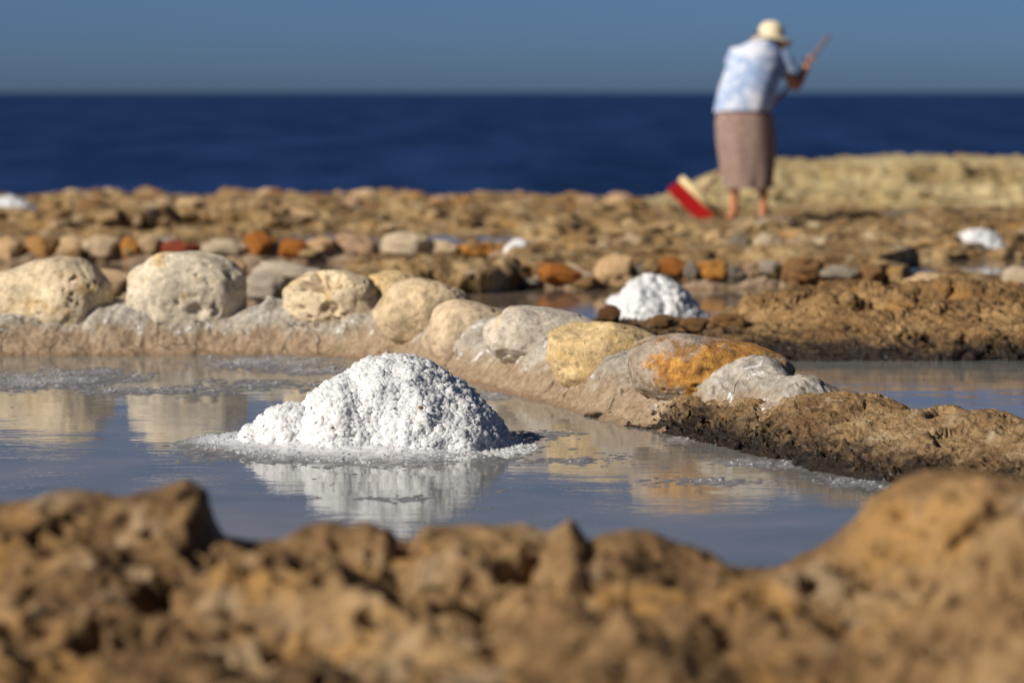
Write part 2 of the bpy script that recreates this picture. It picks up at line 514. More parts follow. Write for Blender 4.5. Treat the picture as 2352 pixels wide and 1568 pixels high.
# ------------------------------------------------------------------ sea
def build_sea():
    ys = np.concatenate([np.linspace(24, 60, 10), np.geomspace(70, 40000, 40)])
    t = np.linspace(-1, 1, 21)
    V = [(x * max(60, y * 0.9), y, -1.25) for y in ys for x in t]
    o = link('sea', mesh_of('sea', np.array(V), grid_faces(len(ys), len(t)), M_sea))
    tag(o, 'deep navy blue open sea reaching the horizon', kind='structure')
build_sea()

# ------------------------------------------------------------------ terrain: the rock shelf with its sunken pans, the shore edge and the limestone mound
MOUND = np.array([(1300, 640), (1440, 490), (1480, 470), (1560, 438), (1640, 395), (1720, 372), (1780, 366), (1860, 371), (1940, 363), (2100, 358), (2351, 362), (2700, 350), (3200, 380)], float)
def shelf_height(X, Y):
    U = CX + FPX * X / Y
    P = np.stack([X, Y, np.zeros_like(X)], 1)
    w = fbm(P * 1.1, 3, 5)
    w2 = fbm(P * 1.1 + 20, 3, 9)
    Yw = Y + w * 0.30
    Uw = U + w2 * 45
    n1 = fbm(P * 2.2, 4, 21)
    n2 = fbm(P * 7.0, 4, 33)
    h = np.full(len(X), -0.07)
    def raise_(u0, u1, y0, y1, top, su=25, syf=0.05, syb=0.3):
        nonlocal h
        m = sstep(u0 - su, u0 + su, Uw) * (1 - sstep(u1 - su, u1 + su, Uw)) * sstep(y0 - syf, y0 + syf, Yw) * (1 - sstep(y1 - syb, y1 + syb, Yw))
        h = h * (1 - m) + np.maximum(h, top) * m
    raise_(790, 1190, 13.05, 14.4, 0.115 + n1 * 0.03 + n2 * 0.015, 30, 0.04)
    raise_(1185, 2085, 13.75, 16.2, 0.075 + n1 * 0.03 + n2 * 0.015, 15, 0.06)
    raise_(1230, 3300, 15.9, 20, 0.060 + n1 * 0.05 + n2 * 0.025, 25, 0.08, 0.5)
    raise_(2085, 3300, 12.4, 14.0, 0.03 + n1 * 0.04 + n2 * 0.02, 20, 0.05, 0.08)
    raise_(-1400, 1300, 18.7, 26.0, 0.020 + n1 * 0.04 + n2 * 0.02, 60, 0.05, 0.4)
    raise_(-1400, 640, 19.6, 20.6, 0.105 + n1 * 0.03 + n2 * 0.02, 40, 0.05, 0.4)
    raise_(300, 1500, 21.8, 24.0, 0.02 + n1 * 0.03 + n2 * 0.015, 60, 0.05, 0.4)
    raise_(1200, 3400, 18.8, 27, -0.012 + n1 * 0.035 + n2 * 0.02, 40, 0.3, 0.4)
    # level footing where the woman stands
    ft = np.exp(-((X - 1.72) / 0.75) ** 4) * sstep(18.6, 19.6, Y) * (1 - sstep(21.2, 21.8, Y))
    h = h * (1 - ft) + (-0.004 + 0.008 * n2) * ft
    # shallow ledges
    led = np.sin((Yw + n1 * 0.25) * 4.2) * 0.022
    h = np.where(h > -0.03, h + led * (1 - ft), h)
    # shore edge, then the drop to the sea
    edge = sstep(25.4, 25.9, Y + w * 0.5)
    h = h * (1 - edge) + (-1.7) * edge
    # mound
    vt = np.interp(U, MOUND[:, 0], MOUND[:, 1])
    mz = CAM_H - (vt + 6 - 213) * 26.0 / FPX
    prof = sstep(23.2, 24.3, Yw) * 0.45 + sstep(24.3, 26.0, Yw) * 0.55
    prof = prof * (1 - sstep(27.2, 27.9, Y))
    m = prof * sstep(1380, 1500, U)
    hm = np.minimum(h, -0.05) * (1 - m) + (mz + n1 * 0.03 + n2 * 0.02) * m + 0.09 * (n1 + 0.6 * n2) * m * (1 - sstep(24.6, 26.0, Y))
    return np.where(Y > 23.0, np.maximum(h, hm), h)
def build_terrain():
    us = np.linspace(-900, 3300, 640)
    ys = np.concatenate([np.linspace(4.4, 10.8, 12), np.linspace(11.0, 28.0, 620)])
    UU, YY = np.meshgrid(us, ys)
    X = ((UU - CX) * np.maximum(YY, 14.0) / FPX).ravel()
    Y = YY.ravel()
    Z = shelf_height(X, Y)
    P = np.stack([X, Y, Z], 1)
    q = P * 9.0
    k = (Z > -0.05)[:, None] * 0.035
    P[:, 1] -= 0.15 * sstep(-0.01, 0.07, Z) * (0.6 + fbm(P * 3, 3, 45)) * (Y < 24)
    D = np.stack([fbm(q, 3, 50), fbm(q + 11, 3, 60), fbm(q + 23, 3, 70)], 1) * k * 0.8 * np.array([1, 1, 0.7])
    F = grid_faces(len(ys), len(us))
    o = link('terrain', mesh_of('terrain', P + D, F, M_shelf))
    o.data.materials.append(M_mound)
    fc = P[F].mean(1)
    fu = CX + FPX * fc[:, 0] / fc[:, 1]
    mi = ((fc[:, 1] > 23.3 + 0.2 * np.sin(fu * 0.02)) & (fu > 1400)).astype(np.int32)
    o.data.polygons.foreach_set('material_index', mi)
    tag(o, 'brown rock shelf with ledges around the salt pans and a yellow limestone mound at the shore', kind='structure')
build_terrain()

# ------------------------------------------------------------------ lines of walls and ridges
BASE = np.array([(-2.9, 10.1), (-1.82, 10.1), (-0.80, 10.1), (-0.50, 10.02), (-0.256, 9.53), (0.16, 8.41), (0.39, 7.87), (0.60, 7.57), (0.72, 7.42), (0.78, 7.32)])
def smooth_poly(P, n=400, it=3):
    P = np.asarray(P, float)
    for _ in range(it):
        Q = [P[0]]
        for a, b in zip(P[:-1], P[1:]):
            Q += [a * 0.75 + b * 0.25, a * 0.25 + b * 0.75]
        Q.append(P[-1])
        P = np.array(Q)
    s = np.concatenate([[0], np.cumsum(np.linalg.norm(np.diff(P, axis=0), axis=1))])
    t = np.linspace(0, s[-1], n)
    L = np.stack([np.interp(t, s, P[:, k]) for k in range(P.shape[1])], 1)
    T = np.gradient(L[:, :2], axis=0)
    T /= np.linalg.norm(T, axis=1)[:, None]
    Nn = np.stack([-T[:, 1], T[:, 0]], 1)          # to the left of travel = away from the camera side for lines drawn left to right
    return t, L, Nn
def strip(line, prof_d, prof_z, nt_, ns, hfun=None):
    """A ridge along a line; prof_d/prof_z give the cross-section (d across, z as a share of the height)."""
    t, L, Nn = smooth_poly(line, nt_)
    s = np.linspace(0, 1, ns)
    k = np.linspace(0, 1, len(prof_d))
    d = np.interp(s, k, prof_d); z = np.interp(s, k, prof_z)
    ker = np.ones(5) / 5
    for _ in range(2):
        d = np.concatenate([d[:2], np.convolve(d, ker, 'valid'), d[-2:]])
        z = np.concatenate([z[:2], np.convolve(z, ker, 'valid'), z[-2:]])
    h = hfun(t) if hfun else np.ones(nt_)
    w = L[:, 2] if L.shape[1] > 2 else np.ones(nt_)
    X = L[:, 0][:, None] + Nn[:, 0][:, None] * d[None] * w[:, None]
    Y = L[:, 1][:, None] + Nn[:, 1][:, None] * d[None] * w[:, None]
    Z = np.where(z[None] > 0, z[None] * h[:, None], z[None] * np.ones((nt_, 1)))
    return np.stack([X, Y, Z], -1).reshape(-1, 3), t, d
def normals(V, F):
    n = np.zeros_like(V)
    fn = np.cross(V[F[:, 1]] - V[F[:, 0]], V[F[:, 2]] - V[F[:, 0]])
    for k in range(F.shape[1]):
        np.add.at(n, F[:, k], fn)
    return n / (np.linalg.norm(n, axis=1)[:, None] + 1e-12)
def porous(V, F, big, bs, mid, ms, pit, ps, seed, fine=0.0, fs=60):
    """Eroded rock: lumps, smaller lumps and pits pushed along the surface normal."""
    n = normals(V, F)
    d = big * fbm(V * bs, 3, seed) + mid * (ridged(V * ms, 3, seed + 5) - 0.55)
    V = V + n * d[:, None]
    n = normals(V, F)
    d = 0
    if pit:
        f1, cid = worley(V * ps + fbm(V * ps * 0.7, 2, seed + 3)[:, None] * 0.5, seed + 9)
        depth = (cid > 0.35) * (0.4 + cid)
        d = d - pit * depth * (1 - sstep(0.12, 0.5, f1))
    if fine:
        d = d + fine * fbm(V * fs, 3, seed + 21)
    return V + n * np.reshape(d, (-1, 1))

# ------------------------------------------------------------------ water in the pans
def water_poly(pts, label, mat=M_water):
    V = np.array([(x, y, 0.0) for x, y in pts])
    o = link('water', mesh_of('water', V, [list(range(len(pts)))], mat, False))
    return tag(o, label, kind='structure')
_, BL, BN = smooth_poly(BASE, 60)
CL = BL + BN * 0.2
RIDGE = [(0.40, 8.28), (0.62, 7.92), (0.82, 7.58), (1.0, 7.15), (1.25, 6.8), (1.6, 6.45), (2.1, 6.2)]
RIDGE_W = [0.75, 0.85, 0.95, 1.0, 1.0, 1.0, 1.0]
line = [tuple(p) for p in CL[:-8]] + RIDGE[1:]
water_poly([(-2.9, 4.6), (2.1, 4.6)] + line[::-1], 'shallow still brine of the large pan reflecting sky and stones')
water_poly(line[44:] + [(2.6, 6.2), (2.6, 10.3), (0.35, 10.4)], 'dark brine of the pan beyond the stone wall on the right')
water_poly([(0.252, 10.5), (2.6, 10.5), (2.9, 13.9), (-0.148, 13.9)], 'brine around the salt heap behind the stone wall', M_water_mud)
water_poly([(-3.2, 10.45), (-0.6, 10.45), (0.25, 10.5), (-0.15, 13.9), (-0.15, 15.6), (-4, 15.6)], 'silty brine of the pan behind the left stones', M_water_mud)
water_poly([(1.9, 13.95), (4.2, 13.95), (4.2, 16.1), (1.9, 16.1)], 'strip of pale brine in a far pan on the right', M_water_mud)
water_poly([(-5, 15.8), (0.1, 15.8), (0.1, 18.9), (-5, 18.9)], 'strip of brine behind the row of coloured stones', M_water_mud)

# ------------------------------------------------------------------ foreground rim of porous rock
CREST = [(-700, 1190), (-300, 1150), (0, 1165), (60, 1150), (120, 1122), (180, 1122), (250, 1140), (330, 1130), (420, 1106), (462, 1130), (482, 1200), (505, 1238), (560, 1246), (640, 1246), (700, 1215),
         (760, 1205), (800, 1215), (850, 1203), (890, 1215), (915, 1250), (945, 1248), (975, 1215), (1080, 1215), (1200, 1213), (1262, 1228), (1310, 1192), (1350, 1240),
         (1380, 1225), (1440, 1213), (1500, 1220), (1560, 1243), (1635, 1264), (1665, 1296), (1720, 1306), (1800, 1305), (1850, 1275), (1900, 1250), (1950, 1215), (2000, 1150),
         (2080, 1102), (2150, 1082), (2250, 1085), (2351, 1108), (2700, 1130), (3200, 1200)]
YC = 4.2
CREST_X = np.array([(u - CX) * YC / FPX for u, v in CREST])
CREST_Z = np.array([at_y(u, v, YC)[2] for u, v in CREST])
def build_fore():
    nx, ny = 980, 520
    xs = np.linspace(-1.7, 1.7, nx)
    s = np.linspace(0, 1, ny)
    crest_y = YC + 0.08 * fbm(np.stack([xs * 2.5, xs * 0, xs * 0], 1), 2, 81) - 0.25 * sstep(0.55, 0.85, xs)
    y = 2.7 + (crest_y[None] + 0.60 - 2.7) * s[:, None]
    X = np.repeat(xs[None], ny, 0)
    e = y - crest_y[None]                              # distance behind the crest line
    sc = crest_y / YC
    zc = np.interp(xs * YC / crest_y, CREST_X, CREST_Z)
    zc = CAM_H - (CAM_H - zc) * sc
    P2 = np.stack([X.ravel(), y.ravel(), np.zeros(nx * ny)], 1)
    lump = (fbm(P2 * 3.6, 4, 91) * 0.07).reshape(ny, nx)
    lump2 = (ridged(P2 * 9.0, 3, 95) * 0.022).reshape(ny, nx)
    base = 0.245 + lump + lump2 + 0.08 * sstep(0.4, 0.75, xs)[None] - 0.02 * sstep(0.5, 1.4, -e)
    front = sstep(-0.50, -0.06, e)
    z = base * (1 - front) + (zc[None] + (lump + lump2) * 0.12) * front
    back = sstep(0.0, 0.50, e)
    z = z * (1 - back) + (-0.12) * back
    V = np.stack([X, y, z], -1).reshape(-1, 3)
    F = grid_faces(ny, nx)
    keep = 1 - 0.85 * np.exp(-(e.ravel() / 0.10) ** 2)
    n = normals(V, F)
    d = 0.026 * fbm(V * 6, 3, 101) + 0.016 * (ridged(V * 13, 3, 105) - 0.55) + 0.010 * fbm(V * 24, 2, 106)
    V1 = V + n * (d * keep)[:, None]
    f1, cid = worley(V1 * 6.5 + fbm(V1 * 6, 2, 107)[:, None] * 0.6, 109)
    hole = (cid > 0.52) * (1 - sstep(0.12, 0.38, f1)) * 0.19
    f2, c2 = worley(V1 * 26, 113)
    hole2 = (c2 > 0.45) * (1 - sstep(0.1, 0.45, f2)) * 0.018
    V2 = V1 + np.array([0.12, 0.45, -0.88]) * (hole * sstep(0.10, 0.28, np.abs(e.ravel())) * 0.75)[:, None] - normals(V1, F) * (hole2 * keep)[:, None]
    o = link('rock_ridge', mesh_of('rock_ridge', V2, F, M_fore))
    tag(o, 'blurred porous brown rock rim along the near edge of the large pan', 'rock')
build_fore()

# ------------------------------------------------------------------ right ridge in focus, continuing the stone wall
def build_ridge():
    nt_, ns = 620, 330
    V, t, d = strip([(x, y, w) for (x, y), w in zip(RIDGE, RIDGE_W)], [-0.42, -0.30, -0.235, -0.20, -0.12, -0.02, 0.10, 0.19, 0.27, 0.36],
                    [-0.14, -0.02, 0.28, 0.52, 0.82, 1.0, 0.98, 0.72, 0.2, -0.12], nt_, ns,
                    lambda t: 0.038 + 0.067 * sstep(0.0, 0.50, t) + 0.014 * sstep(0.75, 1.15, t) + 0.006 * np.sin(t * 9))
    F = grid_faces(nt_, ns)
    V0 = V
    V = porous(V, F, 0.022, 5.0, 0.003, 15, 0, 14, 131)
    V = V + normals(V, F) * chunky(V * np.array([0.8, 0.8, 1.3]), 8.0, 0.034, 0.010, 132)[:, None]
    V = V + normals(V, F) * chunky(V, 21.0, 0.009, 0.004, 134)[:, None]
    V = V0 + (V - V0) * np.repeat(0.25 + 0.75 * sstep(0.0, 0.40, t), ns)[:, None]
    low = 1 - sstep(0.04, 0.12, V[:, 2])
    n = normals(V, F)
    f1, c1 = worley(V * 42 + fbm(V * 20, 2, 137)[:, None] * 0.4, 139)
    f2, c2 = worley(V * 85, 141)
    d = -1.0 * (c1 > 0.4) * (1 - sstep(0.1, 0.5, f1)) * 0.016 * (0.45 + 0.8 * low) - (c2 > 0.3) * (1 - sstep(0.1, 0.5, f2)) * 0.005
    d = (d + 0.003 * fbm(V * 45, 3, 143) + 0.002 * ridged(V * np.array([22, 22, 40.0]), 3, 145)) * np.repeat(0.1 + 0.9 * sstep(0.05, 0.45, t), ns)
    d = d * (0.35 + 0.65 * (1 - sstep(0.05, 0.13, V[:, 2])))      # the foot is eaten away, the crest worn smooth
    V = V + n * d[:, None]
    o = link('rock_ridge', mesh_of('rock_ridge', V, F, M_ridge))
    tag(o, 'sharp brown rock ridge with a black wet foot, beyond the last stone of the wall', 'rock')
build_ridge()

# ------------------------------------------------------------------ middle right rock mass
def build_mass():
    nt_, ns = 620, 360
    L = [(0.18, 10.98, 0.45), (0.40, 10.85, 0.5), (0.62, 10.7, 0.6), (0.85, 10.65, 0.95), (1.1, 10.72, 1.08), (1.5, 10.9, 1.25), (2.1, 10.95, 1.3), (2.7, 11.0, 1.3)]
    tt = np.array([0, 0.3, 0.5, 0.72, 0.9, 1.1, 1.4, 1.7, 2.1, 2.6]); hh = np.array([0.04, 0.045, 0.05, 0.052, 0.066, 0.115, 0.165, 0.165, 0.162, 0.162])
    V, t, d = strip(L, [-1.0, -0.86, -0.80, -0.76, -0.60, -0.35, -0.05, 0.25, 0.5, 0.68], [-0.14, -0.04, 0.20, 0.38, 0.54, 0.76, 1.0, 0.95, 0.5, -0.12], nt_, ns,
                    lambda t: np.interp(t, tt, hh) + 0.012 * np.sin(t * 17))
    F = grid_faces(nt_, ns)
    amp = np.repeat(np.clip(np.interp(t, tt, hh) / 0.19, 0.3, 1), ns)[:, None]
    V0 = V
    V = porous(V, F, 0.030, 4.5, 0.010, 8, 0.045, 6.0, 151)
    V = V + normals(V, F) * chunky(V, 5.5, 0.05, 0.014, 152)[:, None]
    V = V0 + (V - V0) * amp
    V = V + normals(V, F) * chunky(V, 15.0, 0.018, 0.007, 154)[:, None]
    V = porous(V, F, 0.004, 16, 0.002, 26, 0.009, 34, 161, 0.002, 90)
    o = link('rock_ridge', mesh_of('rock_ridge', V, F, M_mass))
    tag(o, 'rugged brown rock mass with hollows, between the stone wall and the far pans', 'rock')
build_mass()

# ------------------------------------------------------------------ the main wall of stones set in mortar
def make_stone(dims, seed, sub=6, expo=0.85, lumps=0.14, pits=1.0, holes=(), facets=5):
    D, F = ico(sub)
    P = np.sign(D) * np.abs(D) ** expo
    P = P * np.array(dims)
    S = max(dims)
    r_ = np.random.default_rng(seed)
    for _ in range(facets):                        # broad worn faces
        a = r_.normal(size=3); a /= np.linalg.norm(a)
        h = P @ a; lim = h.max() * r_.uniform(0.80, 0.93)
        P = P - a * (np.maximum(0, h - lim) * 0.8)[:, None]
    q = D * 1.25 + seed * 3.1
    P = P * (1 + lumps * fbm(q, 2, seed))[:, None]
    P = P * (1 + 0.022 * fbm(D * 3 + seed, 3, seed + 3))[:, None]
    n = P / np.linalg.norm(P, axis=1)[:, None]
    d = 0.0013 * fbm(P * 55, 3, seed + 7)
    if pits:
        msk = sstep(-0.15, 0.5, fbm(P * 9 + seed, 2, seed + 11))
        f1, c1 = worley(P * 48 + fbm(P * 30, 2, seed)[:, None] * 0.3, seed + 13)
        d = d - pits * 0.020 * (c1 > 0.50) * c1 * (1 - sstep(0.1, 0.42, f1)) * (0.35 + msk)
        f2, c2 = worley(P * 20 + 5 + fbm(P * 25, 2, seed + 4)[:, None] * 0.5, seed + 17)
        d = d - pits * 0.026 * (c2 > 0.72) * (1 - sstep(0.08, 0.34, f2))
    for hd, hr, hdep in holes:
        hd = np.array(hd, float); hd /= np.linalg.norm(hd)
        ang = np.linalg.norm(D - hd, axis=1) * (1 + 0.35 * fbm(D * 5 + seed, 3, seed + 19))
        d = d - hdep * (1 - sstep(hr * 0.45, hr, ang)) * (1 + 0.35 * fbm(P * 40, 3, seed + 23))
    return P + n * np.reshape(d, (-1, 1)), F
wall = thing('stone_wall', 'low pan wall of big pale rounded stones set in mortar, curving towards the camera', 'wall', (-0.2, 9.7, 0))
CREAM, PALE, TAN, GOLD, GREYB = (0.66, 0.53, 0.355), (0.66, 0.57, 0.43), (0.64, 0.49, 0.31), (0.60, 0.44, 0.23), (0.38, 0.305, 0.24)
MAIN = [  # u0, u1, vtop, vbot, depth Y, colour, depth share, tilt about the view axis, expo, pits, holes, label
    (-25, 258, 597, 788, 10.34, CREAM, 0.62, -3, 0.80, 1.2, (), 'broad pitted cream stone at the left end of the wall'),
    (300, 566, 575, 804, 10.34, PALE, 0.68, 0, 0.80, 0.9, (((0.55, -0.6, 0.42), 0.13, 0.03), ((-0.72, -0.55, 0.35), 0.16, 0.02), ((0.1, -0.95, -0.1), 0.13, 0.02), ((-0.2, -0.9, -0.4), 0.1, 0.016), ((0.3, -0.9, -0.55), 0.15, 0.022)), 'tall round cream stone with several hollows'),
    (655, 880, 624, 765, 10.30, CREAM, 0.9, 3, 0.85, 1.1, (((-0.22, -0.55, 0.75), 0.60, 0.075), ((-0.22, -0.5, 0.72), 0.3, 0.035), ((0.2, -0.6, 0.6), 0.2, 0.02), ((0.05, -0.85, -0.05), 0.2, 0.022)), 'cream stone with a large hollow in its top'),
    (848, 985, 622, 770, 10.38, GOLD, 1.3, -14, 0.9, 0.5, (), 'small mottled golden stone beside the hollow stone'),
    (886, 1100, 643, 800, 10.02, TAN, 1.0, 12, 0.85, 0.2, (), 'smooth tan stone at the bend of the wall'),
    (998, 1198, 695, 850, 9.66, (0.60, 0.46, 0.31), 1.0, 8, 0.8, 0.3, (), 'smooth peach-coloured stone'),
    (1142, 1402, 708, 858, 9.08, (0.62, 0.54, 0.44), 0.9, 8, 0.8, 0.35, (), 'very pale smooth stone'),
    (1283, 1532, 740, 905, 8.60, GOLD, 0.95, 10, 0.78, 0.45, (), 'flat golden stone next to the orange-stained stone'),
    (1458, 1832, 775, 940, 8.07, GREYB, 0.75, 8, 0.74, 0.6, (((-0.1, -0.9, 0.1), 0.1, 0.01), ((0.5, -0.8, 0.25), 0.08, 0.008)), 'grey-brown stone with a bright orange patch'),
]
def stone_pose(u0, u1, vt, vb, Y):
    c = at_y((u0 + u1) / 2, (vt + vb) / 2, Y)
    return c, (u1 - u0) / 2 * PX(Y), (vb - vt) / 2 * PX(Y)
def build_mortar():
    nt_, ns = 1000, 130
    t, L, Nn = smooth_poly(BASE, nt_)
    V, t, d = strip([tuple(p + n * 0.2) for p, n in zip(L[::20], Nn[::20])],
                    [-0.36, -0.23, -0.185, -0.15, -0.11, -0.04, 0.06, 0.14, 0.22, 0.30],
                    [-0.10, -0.005, 0.22, 0.50, 0.80, 0.98, 1.0, 0.8, 0.35, -0.1], nt_, ns,
                    lambda t: (0.168 + 0.03 * fbm(np.stack([t * 4.5, t * 0, t * 0], 1), 3, 171) + 0.0 * t) * (1 - 0.75 * sstep(t[-1] - 0.20, t[-1] - 0.0, t)))
    F = grid_faces(nt_, ns)
    n = normals(V, F)
    P = V * np.array([9, 9, 3.0])
    d = 0.014 * fbm(V * 5, 3, 173) + 0.006 * fbm(P * 1.5, 3, 175) + 0.0035 * fbm(V * 50, 3, 177)
    d = d + 0.007 * ridged(V * np.array([13, 13, 9.0]), 3, 179) * sstep(0.05, 0.12, V[:, 2])
    tt = np.repeat(t, ns); dd = np.tile(np.linspace(0, 1, ns), nt_)
    d = d + 0.055 * np.exp(-((tt - tt.max() + 0.30) / 0.14) ** 2) * sstep(0.12, 0.25, dd) * (1 - sstep(0.45, 0.65, dd))
    V = V + n * d[:, None]
    # the mortar laps low under the belly of each stone and climbs in the gaps
    tc_, Lc, Nc = smooth_poly(BASE, 800)
    Lc = Lc[:, :2] + Nc * 0.2
    arc = lambda p: tc_[np.argmin(np.linalg.norm(Lc - p[:2], axis=1))]
    drop = np.zeros(len(t)); low = np.zeros(len(t))
    for s_, dd_ in zip(MAIN, (-0.006, 0.0, -0.015, -0.005, 0.012, 0.018, 0.018, 0.02, 0.02)):
        c, hw, hh_ = stone_pose(*s_[:5])
        w_ = hw * (0.95 if s_[4] > 10.2 else 0.85)
        m_ = np.sqrt(np.clip(1 - ((t / t[-1] * tc_[-1] - arc(c)) / w_) ** 2, 0, 1))
        low = np.where(m_ > drop, m_ * dd_, low)
        drop = np.maximum(drop, m_)
    drop = np.convolve(np.pad(drop, 6, 'edge'), np.ones(13) / 13, 'valid')
    dz = 0.014 * (1 - drop) - low
    dz[t > t[-1] - 0.40] = 0.0
    dz = np.convolve(np.pad(dz, 10, 'edge'), np.ones(21) / 21, 'valid')
    V[:, 2] += np.repeat(dz, ns) * sstep(0.045, 0.13, V[:, 2])
    part('mortar', V, F, M_mortar, wall)
build_mortar()
for k, (u0, u1, vt, vb, Y, col, dep, tilt, ex, pits, holes, lab) in enumerate(MAIN):
    c, hw, hh = stone_pose(u0, u1, vt, vb, Y)
    c = c + np.array([-0.02, -0.035, 0]) * (k > 2) + np.array([0, -0.03, 0]) * (k <= 2)
    V, F = make_stone((hw * (1.10 if k in (3, 4, 5, 6, 7) else 1.04), hw * dep, hh * 1.03), 40 + k * 7, 6, ex, 0.09, pits, holes, 1 if k < 3 else 3)
    o = link('stone', mesh_of('stone', V, F, M_stone_iron if k == 8 else M_stone), wall, c - np.array(wall.location))
    o.rotation_euler = (0, R(tilt), R((-12, 8, -5, 20, 25, 15, 12, 10, 5)[k]))
    o.color = (*col, 1)
    o['label'] = lab

# ------------------------------------------------------------------ salt
def crystals(P, Nn, size_lo, size_hi, flat=1.0, power=2.5):
    n = len(P)
    s = size_lo + (size_hi - size_lo) * rng.random(n) ** power
    cube = np.array([(x, y, z) for x in (-1, 1) for y in (-1, 1) for z in (-1, 1)], float) * 0.5
    q = rng.normal(size=(n, 4)); q /= np.linalg.norm(q, axis=1)[:, None]
    w, x, y, z = q.T
    Rm = np.stack([1 - 2 * (y * y + z * z), 2 * (x * y - z * w), 2 * (x * z + y * w),
                   2 * (x * y + z * w), 1 - 2 * (x * x + z * z), 2 * (y * z - x * w),
                   2 * (x * z - y * w), 2 * (y * z + x * w), 1 - 2 * (x * x + y * y)], 1).reshape(n, 3, 3)
    asp = 0.6 + 0.8 * rng.random((n, 1, 3))
    loc = (cube[None] + rng.normal(size=(n, 8, 3)) * 0.08) * asp * s[:, None, None]
    V = np.einsum('nij,nkj->nki', Rm, loc)
    V[:, :, 2] *= flat
    V = V + (P - Nn * (s * 0.08)[:, None])[:, None, :]
    f = np.array([(0, 1, 3, 2), (4, 6, 7, 5), (0, 4, 5, 1), (2, 3, 7, 6), (0, 2, 6, 4), (1, 5, 7, 3)])
    F = (f[None] + (np.arange(n) * 8)[:, None, None]).reshape(-1, 4)
    return V.reshape(-1, 3), F
def salt_heap(label, loc, lobes, n_cr, s_lo, s_hi, res=150, lump=0.010, flakes=0):
    """lobes: (x, y, rx_left, rx_right, ry, height, power)"""
    root = thing('salt_pile', label, 'salt pile', loc)
    L = np.array(lobes)
    x0, x1 = (L[:, 0] - L[:, 2]).min() - 0.06, (L[:, 0] + L[:, 3]).max() + 0.06
    y0, y1 = (L[:, 1] - L[:, 4]).min() - 0.06, (L[:, 1] + L[:, 4]).max() + 0.06
    nx = res; ny = max(20, int(res * (y1 - y0) / (x1 - x0)))
    X, Y = np.meshgrid(np.linspace(x0, x1, nx), np.linspace(y0, y1, ny))
    z = np.full(X.shape, -0.03)
    P2 = np.stack([X.ravel() + loc[0], Y.ravel() + loc[1], X.ravel() * 0], 1)
    wob = (0.12 * fbm(P2 * 7, 3, 201)).reshape(X.shape)
    for lx, ly, rl, rr_, ry, h, pw in lobes:
        rx = np.where(X < lx, rl, rr_)
        r = np.sqrt(((X - lx) / rx) ** 2 + ((Y - ly) / ry) ** 2) * (1 + wob)
        pe = pw * (1 + 0.45 * sstep(0.02, -0.45, (X - lx) / rl))
        z = np.maximum(z, h * np.clip(1 - r ** pe, -0.15, 1))
    V = np.stack([X, Y, z], -1).reshape(-1, 3) + np.array([loc[0], loc[1], 0])
    F = grid_faces(ny, nx)
    n = normals(V, F)
    on = sstep(-0.01, 0.03, V[:, 2])
    V = V + n * (on * (lump * fbm(V * 28, 3, 207) + lump * 0.9 * fbm(V * 13, 2, 209)))[:, None]
    g_ = s_hi * 0.85
    f1, c1 = worley(V * (1.05 / g_), 213)
    f2, c2 = worley(V * (2.3 / g_), 215)
    nn = normals(V, F)
    V = V + nn * (on * g_ * ((c1 - 0.5) * 0.22 + (c2 - 0.5) * 0.20 + (0.5 - f1) * 0.10))[:, None]
    fz = V[F][:, :, 2].max(1)
    Fk = F[fz > -0.012]
    part('heap', V, Fk, M_salt_heap, root)
    # loose crystals
    n = normals(V, F)
    a = np.linalg.norm(np.cross(V[Fk[:, 1]] - V[Fk[:, 0]], V[Fk[:, 2]] - V[Fk[:, 0]]), axis=1)
    fz = V[Fk][:, :, 2].mean(1)
    pr = a * (fz > -0.004)
    # most sit on the near side, which is where the heap was raked
    idx = rng.choice(len(Fk), n_cr, p=pr / pr.sum())
    w = rng.random((n_cr, 4)); w /= w.sum(1)[:, None]
    P = (V[Fk[idx]] * w[:, :, None]).sum(1)
    Nn = n[Fk[idx]].mean(1)
    Vc, Fc = crystals(P, Nn, s_lo, s_hi, 1.0, 2.2)
    g = part('crystals', Vc, Fc, M_salt, root, True)
    # light wanders through touching grains, so their shading follows the heap more than their own faces
    ctr = Vc.reshape(-1, 8, 3).mean(1, keepdims=True)
    outw = Vc.reshape(-1, 8, 3) - ctr
    outw = outw / (np.linalg.norm(outw, axis=2, keepdims=True) + 1e-9)
    nv = Nn[:, None, :] * 0.75 + outw * 0.5
    nv = (nv / np.linalg.norm(nv, axis=2, keepdims=True)).reshape(-1, 3)
    g.data.normals_split_custom_set_from_vertices(nv.tolist())
    g['kind'] = 'stuff'
    return root
PY = 7.5
px = PX(PY)
def lx(u): return (u - 900) * px
SALT_X = (900 - CX) * px
salt_heap('largest white salt heap, lying in the brine in front of the stone wall', (SALT_X, PY, 0),
          [(0.015, 0.02, 0.225, 0.29, 0.27, 0.232, 2.1), (-0.08, -0.02, 0.19, 0.2, 0.23, 0.185, 2.2), (lx(670), -0.02, 0.125, 0.24, 0.15, 0.112, 1.8),
           (0.15, -0.02, 0.2, 0.175, 0.23, 0.155, 1.9), (lx(590), -0.03, 0.065, 0.12, 0.10, 0.055, 1.6), (0.0, -0.04, 0.42, 0.36, 0.31, 0.040, 1.15)],
          30000, 0.0018, 0.0115, 520, 0.005)
c2 = at(1510, 744)
salt_heap('white salt heap rising behind the stone wall', (c2[0], c2[1] + 0.12, 0),
          [(0.0, 0.0, 0.225, 0.215, 0.2, 0.185, 1.5), (-0.07, -0.02, 0.16, 0.2, 0.15, 0.12, 1.4), (0.10, -0.02, 0.15, 0.12, 0.15, 0.11, 1.4)], 7000, 0.005, 0.018, 220, 0.010)
